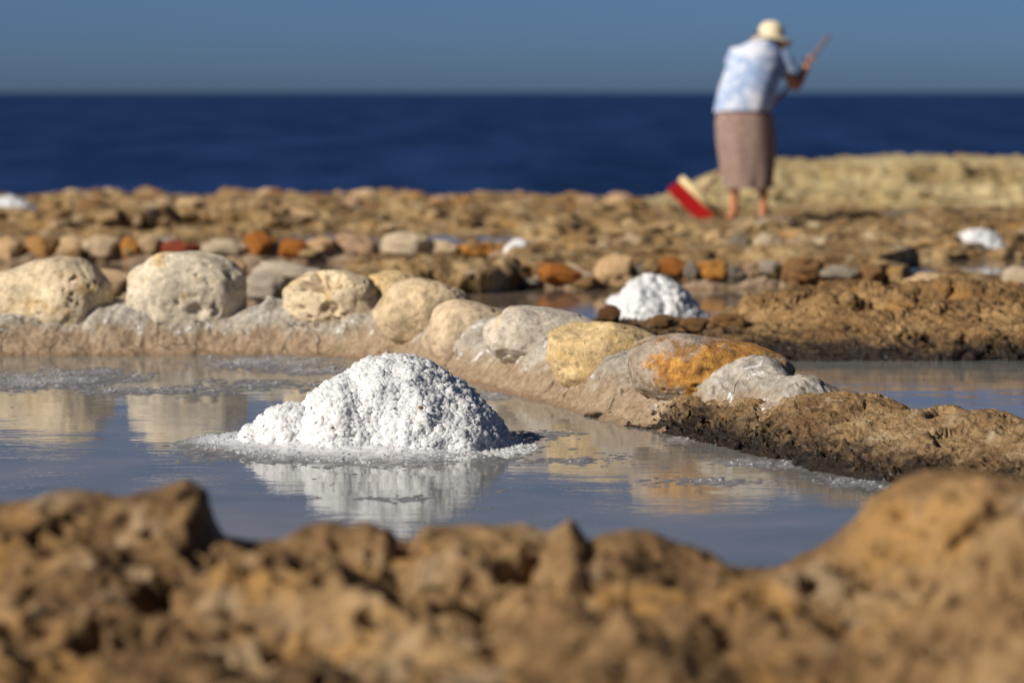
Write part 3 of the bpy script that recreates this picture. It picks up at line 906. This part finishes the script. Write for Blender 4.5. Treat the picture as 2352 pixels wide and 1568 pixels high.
def far_heap(label, u, v_top, Y, hw, n):
    p = at_y(u, v_top, Y)
    salt_heap(label, (p[0], Y, 0.0), [(0, 0, hw, hw * 0.95, hw * 0.8, p[2], 1.6), (-hw * 0.25, 0, hw * 0.7, hw * 0.8, hw * 0.7, p[2] * 0.8, 1.6)], n, 0.006, 0.018, 120, 0.008)
far_heap('small white salt heap on the brown rock at the right edge, beyond the dark hollow', 2252, 527, 16.25, 0.205, 2500)
far_heap('tiny white salt heap behind the wall, beyond the coloured stones', 1194, 552, 15.6, 0.12, 900)
far_heap('low white salt heap on the far rubble at the left edge', 22, 452, 21.6, 0.28, 1500)

# bits of dirt stuck on the big heap
def speck(u, v, Y, s, label):
    D, F = ico(2)
    P = D * np.array([s, s * 0.6, s * 0.8]) * (1 + 0.5 * fbm(D * 2 + u, 2, 5))[:, None]
    o = link('dirt_fragment', mesh_of('dirt_fragment', P, F, plain('dirt', (0.16, 0.07, 0.02))), None, at_y(u, v, Y))
    tag(o, label, 'fragment')
speck(966, 936, 7.285, 0.006, 'dark brown fragment stuck high on the front of the big salt heap')
speck(764, 982, 7.245, 0.0045, 'reddish brown fragment low on the front of the big salt heap')

# slush floating on the brine
def blob(X, Y, u, v, wu, wv, gain):
    p = at(u, v); a = at(u + wu, v); b = at(u, v + wv)
    ry = abs(b[1] - p[1]); rx = abs(a[0] - p[0])
    return gain * np.exp(-((X - p[0]) / rx) ** 2 - ((Y - p[1]) / ry) ** 2)
def build_slush():
    xs = np.linspace(-1.95, 1.05, 430); ys = np.linspace(5.7, 10.1, 620)
    X, Y = np.meshgrid(xs, ys); X = X.ravel(); Y = Y.ravel()
    m = np.zeros(len(X))
    for b in [(860, 1032, 350, 40, 1.3), (570, 1030, 170, 30, 1.1), (1180, 1020, 110, 16, 0.9), (120, 872, 260, 30, 1.0), (330, 900, 220, 16, 0.75), (620, 832, 200, 22, 1.0),
              (560, 885, 230, 22, 0.75), (740, 850, 110, 18, 0.8), (1130, 912, 60, 12, 0.9), (1560, 1010, 60, 12, 0.65), (1750, 1060, 170, 16, 0.85), (1960, 1110, 90, 16, 0.95),
              (1240, 1005, 150, 18, 0.68), (1330, 1060, 190, 20, 0.56), (880, 1145, 120, 11, 0.6), (1140, 1130, 80, 9, 0.56), (1480, 1105, 190, 18, 0.55), (1250, 1185, 90, 10, 0.55), (1700, 1105, 160, 16, 0.6)]:
        m = np.maximum(m, blob(X, Y, *b))
    P = np.stack([X * 1.0, Y * 0.8, X * 0], 1)
    n = fbm(P * 6, 4, 301, 0.6) * 0.36 + fbm(P * np.array([30, 44, 1.0]), 4, 305, 0.7) * 0.42
    z = np.clip((m + n - 0.60), -0.4, 0.8) * 0.010
    z = z + 0.045 * np.maximum(blob(X, Y, 850, 1030, 330, 34, 1.0) - 0.35, 0) + 0.03 * np.maximum(blob(X, Y, 560, 1015, 150, 22, 1.0) - 0.3, 0)
    z = np.where(z > 0, z + 0.0014 * ridged(P * 90, 2, 309) * sstep(0, 0.003, z), z)
    V = np.stack([X, Y, z], 1)
    F = grid_faces(620, 430)
    F = F[V[F][:, :, 2].max(1) > -0.0006]
    o = link('salt_slush', mesh_of('salt_slush', V, F, M_slush))
    tag(o, 'grey half-dissolved salt slush floating on the brine around the heap and below the wall', 'salt slush', kind='stuff')
    a = (V[F][:, :, 2].mean(1) > 0.0015).astype(float) * (0.3 + (V[F][:, :, 2].mean(1) > 0.004))
    idx = rng.choice(len(F), 3000, p=a / a.sum())
    Pc = V[F[idx]].mean(1) + rng.normal(size=(3000, 3)) * np.array([0.004, 0.004, 0.0])
    Vc, Fc = crystals(Pc, np.tile([0, 0, 1.0], (3000, 1)), 0.002, 0.008, 0.7, 3)
    o2 = link('salt_grains', mesh_of('salt_grains', Vc, Fc, M_slush_grain, False))
    tag(o2, 'glinting loose salt grains scattered over the grey slush', 'salt grains', kind='stuff')
build_slush()

# ------------------------------------------------------------------ far walls and loose stones
PEB = []
for k in range(6):
    V, F = make_stone((1, 0.95, 0.9), 300 + k * 11, 4, 0.72 + 0.04 * k, 0.28, 0)
    V = V + 0.03 * fbm(V * 3.0, 3, 310 + k)[:, None] * V
    PEB.append(mesh_of('stone', V, F, M_stone_far))
def peb(parent, u0, u1, vt, vb, Y, col, dep=0.9, tilt=0, label=None, k=None, name='stone'):
    c = at_y((u0 + u1) / 2, (vt + vb) / 2, Y)
    hw, hh = (u1 - u0) / 2 * PX(Y), (vb - vt) / 2 * PX(Y)
    o = link(name, PEB[k if k is not None else random.randrange(6)], parent, c - (np.array(parent.location) if parent else 0))
    o.scale = (hw * 1.05, hw * dep, hh * 1.08)
    o.rotation_euler = (R(random.uniform(-8, 8)), R(tilt), R(random.uniform(-25, 25)))
    o.color = (min(1, col[0] * 1.18), col[1] * 1.03, col[2] * 0.86, 1)
    if label and parent: o['label'] = label
    return o
OR, AMB, RED, GRY, WHT, PNK, BRN, DOR = (0.42, 0.17, 0.035), (0.52, 0.27, 0.07), (0.26, 0.06, 0.03), (0.24, 0.23, 0.215), (0.62, 0.57, 0.47), (0.50, 0.37, 0.28), (0.28, 0.17, 0.08), (0.33, 0.13, 0.03)
def low_wall(label, pts, h, width, stones, Y, seed):
    P = np.array(pts)
    w = thing('stone_wall', label, 'wall', (P[:, 0].mean(), P[:, 1].mean(), 0))
    nt_, ns = 300, 60
    V, t, d = strip(pts, [-1.6 * width, -1.1 * width, -0.8 * width, -0.4 * width, 0, 0.5 * width, 0.9 * width, 1.3 * width], [-0.08, 0.0, 0.4, 0.8, 1, 0.95, 0.4, -0.08], nt_, ns,
                    lambda t: h * (1 + 0.35 * fbm(np.stack([t * 3, t * 0, t * 0], 1), 3, seed)))
    F = grid_faces(nt_, ns)
    V = porous(V, F, 0.04, 4, 0.012, 12, 0, 20, seed + 3, 0.006, 30)
    part('mortar', V, F, M_mortar, w)
    for s in stones:
        peb(w, *s[:4], Y + random.uniform(-0.03, 0.05) - 0.05, s[4], s[5] if len(s) > 5 else 0.9, s[6] if len(s) > 6 else 0, s[7] if len(s) > 7 else None)
    return w
XY = lambda u, Y: ((u - CX) * Y / FPX, Y)
low_wall('far row of mixed cream, orange and red stones edging the second pan', [XY(-400, 15.75), XY(0, 15.72), XY(600, 15.7), XY(1000, 15.75), XY(1260, 16.0)], 0.090, 0.13, [
    (-12, 48, 545, 600, TAN), (58, 134, 542, 602, (0.44, 0.27, 0.11)), (135, 200, 542, 592, CREAM), (192, 274, 540, 594, PALE), (277, 320, 545, 600, AMB), (318, 368, 538, 582, CREAM),
    (364, 455, 552, 592, RED, 0.8, 0, 'dull red stone'), (462, 558, 550, 592, WHT, 0.8, 0, 'long off-white stone'), (564, 624, 532, 588, OR, 0.8, 15, 'leaning orange stone'), (640, 708, 548, 594, OR), (708, 772, 545, 580, TAN),
    (778, 862, 538, 590, PNK, 0.8, 15), (878, 982, 533, 592, WHT, 0.9, 0, 'large rounded off-white stone'), (972, 1048, 552, 594, PALE), (1034, 1076, 562, 602, OR), (1064, 1132, 555, 596, AMB), (1120, 1182, 572, 606, PNK)],
    15.7, 401)
low_wall('row of orange, grey and tan stones behind the second salt heap', [XY(1185, 13.75), XY(1350, 13.62), XY(1600, 13.6), XY(1850, 13.65), XY(2050, 13.9)], 0.06, 0.12, [
    (1192, 1242, 638, 664, GRY), (1236, 1336, 606, 656, OR, 0.8, 12, 'rust orange stone'), (1330, 1372, 630, 664, GRY), (1362, 1458, 590, 660, TAN, 0.9, -25, 'leaning tan stone'), (1455, 1508, 604, 652, GRY),
    (1500, 1575, 590, 645, DOR, 0.9, 0, 'round burnt-orange stone'), (1570, 1602, 600, 648, GRY), (1600, 1668, 596, 650, AMB), (1652, 1712, 608, 654, GRY), (1712, 1745, 600, 640, PNK), (1738, 1788, 596, 630, (0.40, 0.39, 0.36)),
    (1790, 1885, 592, 650, BRN), (1880, 1965, 610, 650, (0.36, 0.35, 0.32)), (1960, 2030, 610, 650, BRN)], 13.6, 431)
low_wall('broken wall of grey mortar and tan stones just behind the big pale stones', [XY(-200, 12.45), XY(200, 12.4), XY(480, 12.4), XY(760, 12.5), XY(800, 12.9)], 0.07, 0.14, [
    (188, 304, 620, 680, CREAM, 0.8, 0), (296, 330, 608, 668, GRY), (505, 562, 592, 668, TAN), (562, 660, 622, 690, (0.44, 0.43, 0.40), 0.9, 0), (590, 745, 605, 650, (0.60, 0.58, 0.53), 0.8, 6, 'flat pale grey stone'), (650, 742, 635, 690, (0.40, 0.39, 0.36))],
    12.4, 461)
# small packing stones and rubble between the bigger ones
for w, (ua, ub), (va, vb), Yp, n_ in ((bpy.data.objects['stone_wall.001'], (-20, 1190), (548, 604), 15.7, 44), (bpy.data.objects['stone_wall.002'], (1190, 2030), (604, 660), 13.6, 34)):
    for q in range(n_):
        u = ua + (ub - ua) * (q + random.random()) / n_
        sz = random.uniform(8, 22)
        v = random.uniform(va + 12, vb)
        peb(w, u - sz, u + sz * random.uniform(0.4, 1), v - sz * random.uniform(0.6, 1.1), v + sz * 0.3, Yp + random.uniform(-0.16, 0.12),
            random.choice(((0.40, 0.29, 0.16), (0.30, 0.20, 0.10), (0.50, 0.39, 0.24), (0.24, 0.15, 0.07), (0.36, 0.18, 0.06))), 0.9, random.uniform(-30, 30))
# single stones lying about on the shelf
def loose(u0, u1, vt, vb, Y, col, label, cat='stone', tilt=0, dep=0.8, k=None, group=None):
    o = peb(None, u0, u1, vt, vb, Y, col, dep, tilt, None, k)
    tag(o, label, cat, group)
    return o
loose(2072, 2195, 628, 676, 13.0, CREAM, 'cream and orange slab on the brown rock below the far right pan', tilt=-6)
loose(2150, 2262, 640, 690, 12.6, GRY, 'grey slab leaning beside the cream slab on the right', tilt=8)
loose(2302, 2372, 612, 656, 13.4, WHT, 'smooth off-white stone at the right edge by the far pan')
loose(1728, 1797, 538, 586, 16.2, WHT, 'bright off-white stone on the shelf below the woman')
loose(1672, 1722, 540, 580, 16.3, GRY, 'bluish grey stone left of the bright off-white stone on the shelf')
loose(1618, 1662, 530, 578, 16.4, TAN, 'tan stone two places left of the bright off-white stone on the shelf')
loose(1795, 1860, 550, 582, 16.2, PNK, 'flat pinkish stone right of the bright off-white stone on the shelf')
loose(1695, 1810, 500, 528, 20.0, (0.50, 0.46, 0.42), 'flat pale rock at the feet of the woman', dep=0.9)
loose(2030, 2100, 482, 505, 21.3, (0.16, 0.16, 0.15), 'dark grey stone at the foot of the yellow mound')
loose(1496, 1542, 722, 756, 10.42, (0.20, 0.12, 0.055), 'small blocky brown stone in front of the second salt heap', k=0, dep=1)
loose(1376, 1424, 700, 745, 10.55, (0.14, 0.075, 0.035), 'dark brown stone touching the left foot of the second salt heap', k=2, dep=1)
loose(1640, 1710, 720, 760, 10.5, (0.24, 0.14, 0.06), 'brown lump on the ridge right of the blocky brown stone', k=3, dep=1)
loose(1560, 1625, 728, 765, 10.4, (0.22, 0.13, 0.06), 'brown lump on the ridge nearest the blocky brown stone', k=4, dep=1)
# dark block whose shaded end reads black
def dark_block():
    c = at_y(2030, 596, 14.7)
    bm = bmesh.new()
    bmesh.ops.create_cube(bm, size=1)
    bmesh.ops.subdivide_edges(bm, edges=bm.edges, cuts=14, use_grid_fill=True)
    V = np.array([v.co[:] for v in bm.verts]); F = np.array([[v.index for v in f.verts] for f in bm.faces]); bm.free()
    V = V * np.array([0.42, 0.5, 0.15])
    V[:, 0] += V[:, 1] * 0.55                      # its end face turns away from the sun
    V[:, 2] *= 0.62 + 0.75 * V[:, 1]
    V = V * (1 + 0.10 * fbm(V * 5, 3, 501)[:, None]) + 0.012 * fbm(V * 22, 3, 503)[:, None]
    o = link('rock_block', mesh_of('rock_block', V, F, M_shelf), None, (c[0] - 0.13, c[1], c[2] + 0.0))
    tag(o, 'rock block with a black shaded end beside the far right pan', 'rock')
dark_block()
# far rubble bank
rub = thing('rubble_bank', 'bank of small mixed stones along the shore, left of the woman', 'rubble bank', (-2, 24, 0))
cols = [(0.48, 0.37, 0.23), (0.42, 0.32, 0.19), TAN, (0.36, 0.24, 0.12), PNK, CREAM, (0.40, 0.22, 0.08), BRN, BRN, (0.30, 0.22, 0.14), (0.34, 0.17, 0.06)]
for k in range(170):
    u = -60 + (1530) * k / 169 + random.uniform(-14, 14)
    Y = random.choice((25.0, 24.4, 23.6, 22.6)) + random.uniform(-0.2, 0.2)
    s = random.uniform(12, 30) if random.random() < 0.85 else random.uniform(30, 50)
    zt = shelf_height(np.array([(u - CX) * PX(Y)]), np.array([Y]))[0]
    hh = s * random.uniform(0.55, 0.85)
    vb = 213 + (CAM_H - zt + 0.036) * FPX / Y
    peb(rub, u - s * 0.6, u + s * 0.6, vb - hh, vb, Y, random.choice(cols))
for k in range(34):
    u = 290 + 450 * k / 33 + random.uniform(-12, 12)
    Y = 20.2 + random.uniform(-0.3, 0.5)
    s = random.uniform(22, 46)
    zt = shelf_height(np.array([(u - CX) * PX(Y)]), np.array([Y]))[0]
    vb = 213 + (CAM_H - zt + 0.01) * FPX / Y
    peb(rub, u - s * 0.6, u + s * 0.6, vb - s * 0.6, vb, Y, random.choice(cols[:6]))

# ------------------------------------------------------------------ the person with the broom
PYW = 20.8
PXW = (1712 - CX) * PX(PYW)
gz = float(shelf_height(np.array([PXW]), np.array([PYW]))[0])
ROOT = np.array([PXW, PYW, 0.0])
person = thing('person', 'person in pale blue shirt, long mauve skirt and cream sun hat, bent forward, sweeping', 'person', tuple(ROOT))
M_skin = plain('skin', (0.52, 0.225, 0.11), 0.55, 12, 0.12)
M_shirt, nt, b = new_mat('shirt_print')
tc = nt.nodes.new('ShaderNodeTexCoord').outputs['Object']
f = noise_node(nt, tc, 9, 3, 0.6, 0.8)
nt.links.new(ramp(nt, f, [(0.42, (0.25, 0.34, 0.53)), (0.50, (0.37, 0.45, 0.61)), (0.58, (0.60, 0.62, 0.70))]), b.inputs['Base Color'])
b.inputs['Roughness'].default_value = 0.85
M_skirt, nt, b = new_mat('skirt_print')
tc = nt.nodes.new('ShaderNodeTexCoord').outputs['Object']
f = noise_node(nt, tc, 70, 2, 0.5)
nt.links.new(ramp(nt, f, [(0.38, (0.21, 0.13, 0.11)), (0.52, (0.28, 0.185, 0.152)), (0.64, (0.36, 0.255, 0.21))]), b.inputs['Base Color'])
b.inputs['Roughness'].default_value = 0.9
M_hat = plain('straw_hat', (0.70, 0.60, 0.42), 0.9, 60, 0.12)
M_band = plain('hat_underside', (0.20, 0.15, 0.09), 0.9, 60, 0.15)
M_hair = plain('hair', (0.07, 0.055, 0.05), 0.6, 50, 0.3)
M_sole = plain('sandal', (0.12, 0.08, 0.05), 0.8)
def at_p(u, v, Y): return at_y(u, v, Y) - ROOT
H_R = at_p(1853, 142, PYW + 0.38)
H_T = at_p(1905, 82, PYW + 0.36)
H_B = at_p(1606, 452, PYW + 0.44)
AX = (H_T - H_B); AX /= np.linalg.norm(AX)
H_R = H_B + AX * np.dot(H_R - H_B, AX)
H_L = H_B + AX * (np.dot(H_R - H_B, AX) * 0.62)
verts, edges, radii, roots = [], [], [], []
def vtx(p, r, par=None, root=False):
    verts.append(tuple(p)); radii.append(r if isinstance(r, tuple) else (r, r))
    i = len(verts) - 1
    if par is not None: edges.append((par, i))
    if root: roots.append(i)
    return i
g0 = gz + 0.0
pel = vtx((0.0, 0.02, 0.83), (0.15, 0.12), None, True)
wai = vtx((0.02, 0.06, 0.97), (0.135, 0.105), pel)
che = vtx((0.07, 0.16, 1.11), (0.145, 0.11), wai)
upc = vtx((0.10, 0.235, 1.20), (0.10, 0.08), che)
nec = vtx((0.135, 0.285, 1.245), 0.055, upc)
nk2 = vtx((0.16, 0.325, 1.275), 0.053, nec)
hd1 = vtx((0.178, 0.36, 1.305), 0.085, nk2)
hd2 = vtx((0.186, 0.375, 1.345), 0.092, hd1)
hd3 = vtx((0.19, 0.375, 1.40), 0.055, hd2)
chin = vtx((0.185, 0.43, 1.285), 0.045, hd1)
nose = vtx((0.19, 0.473, 1.322), 0.014, hd2)
for sgn, hipx, kn, an, toe in ((-1, -0.085, (-0.075, 0.045, 0.44), (-0.085, 0.02, 0.075), (-0.11, 0.16, 0.03)), (1, 0.09, (0.11, 0.03, 0.44), (0.128, -0.02, 0.075), (0.165, 0.11, 0.03))):
    hp = vtx((hipx, 0.03, 0.78), 0.105, pel)
    th = vtx(((hipx + kn[0]) / 2, 0.045, 0.61), 0.082, hp)
    k_ = vtx(kn, 0.056, th)
    cf = vtx(((kn[0] + an[0]) / 2, (kn[1] + an[1]) / 2 - 0.015, 0.30), 0.052, k_)
    lo = vtx((an[0], an[1] - 0.004, 0.16), 0.036, cf)
    a_ = vtx((an[0], an[1], an[2] + g0), 0.034, lo)
    hl = vtx((an[0] * 0.9 + toe[0] * 0.1, an[1] + 0.01, 0.036 + g0), 0.034, a_)
    ml = vtx(((an[0] + toe[0]) / 2, (an[1] + toe[1]) / 2, 0.036 + g0), 0.033, hl)
    vtx((toe[0], toe[1], 0.03 + g0), 0.026, ml)
def arm(sh, el, hand, par, palm_from):
    a0 = vtx(sh, 0.056, par)
    a1 = vtx(tuple((np.array(sh) + np.array(el)) / 2), 0.047, a0)
    e = vtx(el, 0.040, a1)
    el = np.array(el); hand = np.array(hand)
    n = hand - el; n -= AX * np.dot(n, AX) * 0.6; n /= np.linalg.norm(n)     # from the forearm towards the stick
    wr = hand - n * 0.085 - AX * 0.02
    m_ = vtx(tuple(el * 0.55 + wr * 0.45), 0.037, e)
    w_ = vtx(tuple(wr), 0.026, m_)
    pm = vtx(tuple(hand - n * 0.045), (0.036, 0.024), w_)
    fdir = np.cross(AX, n); fdir /= np.linalg.norm(fdir)
    nn = np.cross(fdir, AX)
    def ring(deg, r, along):
        a = R(deg)
        return tuple(hand + (-nn * math.cos(a) + fdir * math.sin(a)) * r + AX * along)
    for q in range(4):
        al = (q - 1.5) * 0.021
        ln = (0.9, 1.0, 0.97, 0.8)[q]
        f0 = vtx(ring(5, 0.040, al * 0.8), 0.0095, None, True)
        f1 = vtx(ring(55 * ln, 0.034, al), 0.0092, f0)
        f2 = vtx(ring(120 * ln, 0.029, al), 0.0085, f1)
        f3 = vtx(ring(190 * ln, 0.026, al), 0.0075, f2)
    t0 = vtx(ring(-15, 0.044, 0.03), 0.011, None, True)
    t1 = vtx(ring(-60, 0.034, 0.045), 0.0105, t0)
    vtx(ring(-120, 0.028, 0.052), 0.009, t1)
arm((0.265, 0.205, 1.165), (0.378, 0.20, 0.962), H_R, upc, 0)
arm((-0.055, 0.26, 1.185), (-0.03, 0.40, 0.99), H_L, upc, 0)
me = bpy.data.meshes.new('body')
me.from_pydata(verts, edges, [])
body = link('body', me, person)
me.materials.append(M_skin)
sk = body.modifiers.new('skin', 'SKIN')
if not me.skin_vertices:
    me.attributes.new  # the layer comes with the modifier below
layer = me.skin_vertices[0] if len(me.skin_vertices) else None
if layer is None:
    bpy.context.view_layer.objects.active = body
    bpy.ops.mesh.customdata_skin_add()
    layer = me.skin_vertices[0]
for i, r in enumerate(radii):
    layer.data[i].radius = r
    layer.data[i].use_root = i in roots
sk.use_smooth_shade = True
sub = body.modifiers.new('sub', 'SUBSURF'); sub.levels = 2; sub.render_levels = 2

def loft(rings, n=40, folds=0.0, nf=9, seed=0, thick=0.0):
    """rings: (x, y, z, rx, ry, tilt_y) closed tube"""
    V = []
    a = np.linspace(0, 2 * np.pi, n, endpoint=False)
    k = np.linspace(0, 1, len(rings)); kk = np.linspace(0, 1, len(rings) * 4)
    RR = np.array(rings, float)
    RI = np.stack([np.interp(kk, k, RR[:, c]) for c in range(6)], 1)
    for c in range(6):
        RI[1:-1, c] = (RI[:-2, c] + RI[1:-1, c] * 2 + RI[2:, c]) / 4
    for j, (x, y, z, rx, ry, tl) in enumerate(RI):
        w = folds * (1 - j / len(RI)) * (np.sin(a * nf + seed + j * 0.12) + 0.6 * np.sin(a * (nf + 4) - j * 0.2))
        r = 1 + w
        V.append(np.stack([x + np.cos(a) * rx * r, y + np.sin(a) * ry * r, z + np.sin(a) * ry * math.sin(tl)], 1))
    return np.concatenate(V), grid_faces(len(RI), n, True)
def cap_top(V, F, n):
    c = V[-n:].mean(0)
    V2 = np.vstack([V, c])
    return V2, [list(map(int, f)) for f in F] + [[len(V) - n + i, len(V) - n + (i + 1) % n, len(V)] for i in range(n)]
# skirt
V, F = loft([(0.015, 0.03, 0.235, 0.174, 0.15, 0), (0.012, 0.03, 0.30, 0.19, 0.158, 0), (0.006, 0.03, 0.42, 0.205, 0.165, 0), (0.0, 0.03, 0.58, 0.217, 0.17, 0), (-0.01, 0.03, 0.72, 0.215, 0.165, 0), (-0.015, 0.035, 0.86, 0.19, 0.15, 0)], 48, 0.05, 7, 1)
part('skirt', V + ROOT, F, M_skirt, person)
# shirt: back and front, then sleeves
V, F = loft([(-0.022, 0.03, 0.785, 0.212, 0.172, -0.1), (-0.01, 0.04, 0.86, 0.214, 0.17, -0.15), (0.02, 0.07, 0.97, 0.217, 0.165, -0.3), (0.055, 0.13, 1.08, 0.212, 0.155, -0.5), (0.09, 0.19, 1.17, 0.195, 0.135, -0.7),
              (0.11, 0.24, 1.235, 0.15, 0.11, -0.8), (0.128, 0.275, 1.268, 0.09, 0.075, -0.8), (0.138, 0.29, 1.278, 0.062, 0.06, -0.8)], 48, 0.022, 6, 2)
shirt = part('shirt', V + ROOT, F, M_shirt, person)
def tube(pts, rads, n=20):
    pts = np.array(pts); V = []
    for i, p in enumerate(pts):
        t = pts[min(i + 1, len(pts) - 1)] - pts[max(i - 1, 0)]
        t /= np.linalg.norm(t)
        a = np.cross(t, (0, 1, 0.01)); a /= np.linalg.norm(a); b_ = np.cross(t, a)
        th = np.linspace(0, 2 * np.pi, n, endpoint=False)
        V.append(p + rads[i] * (np.cos(th)[:, None] * a + np.sin(th)[:, None] * b_))
    return np.concatenate(V), grid_faces(len(pts), n, True)
def rounded(V, F, n):
    c0, c1 = V[:n].mean(0), V[-n:].mean(0)
    return np.vstack([V, c0, c1]), [list(map(int, f)) for f in F] + [[(i + 1) % n, i, len(V)] for i in range(n)] + [[len(V) - n + i, len(V) - n + (i + 1) % n, len(V) + 1] for i in range(n)]
for sh, el in (((0.265, 0.205, 1.165), (0.378, 0.20, 0.962)), ((-0.055, 0.26, 1.185), (-0.03, 0.40, 0.99))):
    sh, el = np.array(sh), np.array(el)
    inn = np.array((0.10, 0.225, 1.19))
    V, F = tube([inn * 0.35 + sh * 0.65, sh * 0.93 + inn * 0.07, sh * 0.8 + el * 0.2, sh * 0.66 + el * 0.34, sh * 0.55 + el * 0.45, sh * 0.5 + el * 0.5], [0.085, 0.087, 0.086, 0.084, 0.084, 0.083])
    s_ = part('sleeve', V + ROOT, F, M_shirt, shirt)
# hat: crown, brim
hat = bpy.data.objects.new('hat', None); C.objects.link(hat); hat.parent = person
hc = at_p(1770, 88, PYW + 0.36)
hat.location = tuple(hc)
hat.rotation_euler = (R(-10), R(5), 0)
crown = [(0.098, -0.01), (0.098, 0.02), (0.095, 0.055), (0.085, 0.088), (0.062, 0.112), (0.03, 0.122), (0.001, 0.124)]
th = np.linspace(0, 2 * np.pi, 36, endpoint=False)
V = np.concatenate([np.stack([np.cos(th) * r, np.sin(th) * r * 1.08, np.full(36, z)], 1) for r, z in crown])
link('hat_crown', mesh_of('hat_crown', V, grid_faces(len(crown), 36, True), M_hat), hat)
def brim_shape(off):
    rows = []
    for r, z in ((0.096, 0.0), (0.115, -0.004), (0.14, -0.017), (0.162, -0.036)):
        rows.append(np.stack([np.cos(th) * r, np.sin(th) * r * 1.06, z + off + 0.008 * np.sin(th * 3 + 1) * (r - 0.09) / 0.07], 1))
    return np.concatenate(rows)
Vb = np.vstack([brim_shape(0.0), brim_shape(-0.006)[::1]])
n4 = 36
Fb = np.vstack([grid_faces(4, n4, True), grid_faces(4, n4, True)[:, ::-1] + 4 * n4, np.array([[3 * n4 + i, 3 * n4 + (i + 1) % n4, 7 * n4 + (i + 1) % n4, 7 * n4 + i] for i in range(n4)])])
bo = link('hat_brim', mesh_of('hat_brim', Vb, Fb, M_hat), hat)
D, F = ico(4)
hair = D * np.array([0.098, 0.10, 0.085]) * (1 + 0.10 * fbm(D * 4, 3, 601))[:, None] + np.array([0.178, 0.345, 1.315])
hair[:, 2] -= 0.03 * (D[:, 1] < 0) * (1 - np.abs(D[:, 0]))
part('hair', hair + ROOT, F, M_hair, person)
for sgn in (-1, 1):
    D2, F2 = ico(2)
    part('ear', D2 * np.array([0.012, 0.02, 0.03]) + np.array([0.184 + sgn * 0.092, 0.385, 1.325]) + ROOT, F2, M_skin, person)
    part('eye', D2 * np.array([0.012, 0.010, 0.008]) + np.array([0.188 + sgn * 0.032, 0.458, 1.338]) + ROOT, F2, plain('eye', (0.6, 0.58, 0.55), 0.3), person)
for an, toe in (((-0.085, 0.02), (-0.11, 0.16)), ((0.128, -0.02), (0.165, 0.11))):
    a0, b0 = np.array(an), np.array(toe)
    dr = (b0 - a0) / np.linalg.norm(b0 - a0); pr = np.array([dr[1], -dr[0]])
    out = [a0 - dr * 0.045 + pr * 0.03, a0 - dr * 0.045 - pr * 0.03, a0 + dr * 0.06 - pr * 0.036, b0 + dr * 0.03 - pr * 0.042, b0 + dr * 0.05, b0 + dr * 0.03 + pr * 0.042, a0 + dr * 0.06 + pr * 0.036]
    n = len(out)
    V = np.array([(p[0], p[1], z + g0) for z in (-0.012, 0.008) for p in out])
    Fs = [list(range(n))[::-1], list(range(n, 2 * n))] + [[i, (i + 1) % n, n + (i + 1) % n, n + i] for i in range(n)]
    part('sandal_sole', V + ROOT, Fs, M_sole, person, False)

# broom: slanting across in front of the person
bb = H_B + ROOT
broom = thing('broom', 'push broom with red bristles and cream head, held slanting by its brown stick', 'broom', tuple(bb))
V, F = tube([bb - AX * 0.03, bb + AX * 0.4, bb + AX * 0.9, H_T + ROOT], [0.0135, 0.0135, 0.0135, 0.0125], 16)
V, F = rounded(V, F, 16)
part('handle', V, F, plain('broom_stick', (0.25, 0.15, 0.10), 0.6, 20), broom)
LA = np.array([85.0, 0.0, -82.0]); LA /= np.linalg.norm(LA)             # along the head
OUT = -np.cross(np.array([0, 1, 0]), LA)
if OUT[0] > 0: OUT = -OUT                                            # bristles point down and to the left
OUT /= np.linalg.norm(OUT)
YD = np.array([0, 1.0, 0])
def oriented_box(c, l, w, d, bev=0.006):
    bm = bmesh.new(); bmesh.ops.create_cube(bm, size=1)
    bmesh.ops.scale(bm, vec=(l, w, d), verts=bm.verts)
    bmesh.ops.bevel(bm, geom=bm.edges[:], offset=bev, segments=2, affect='EDGES')
    V = np.array([v.co[:] for v in bm.verts]); F = [[v.index for v in f.verts] for f in bm.faces]; bm.free()
    return c + V[:, :1] * LA + V[:, 1:2] * OUT + V[:, 2:] * YD, F
V, F = oriented_box(bb, 0.40, 0.06, 0.085)
part('broom_head', V, F, plain('cream_block', (0.66, 0.52, 0.28), 0.5, 15, 0.1), broom)
BV, BF = [], []
nb = 0
for i in range(26):
    for j in range(5):
        fx, fy = (i / 25 - 0.5), (j / 4 - 0.5)
        p0 = bb + LA * fx * 0.37 + YD * fy * 0.066 + OUT * 0.027
        p1 = p0 + OUT * (0.105 + random.uniform(-0.006, 0.006)) + LA * (fx * 0.03 + random.uniform(-0.004, 0.004)) + YD * (fy * 0.03 + random.uniform(-0.004, 0.004))
        w0, w1 = 0.0078, 0.0088
        for p, w in ((p0, w0), (p1, w1)):
            BV += [p + LA * w + YD * w, p - LA * w + YD * w, p - LA * w - YD * w, p + LA * w - YD * w]
        BF += [[nb, nb + 1, nb + 5, nb + 4], [nb + 1, nb + 2, nb + 6, nb + 5], [nb + 2, nb + 3, nb + 7, nb + 6], [nb + 3, nb, nb + 4, nb + 7], [nb + 4, nb + 5, nb + 6, nb + 7]]
        nb += 8
bo = part('bristles', np.array(BV), BF, plain('red_bristle', (0.42, 0.008, 0.008), 0.55, 80, 0.2), broom, False)
bo['kind'] = 'stuff'
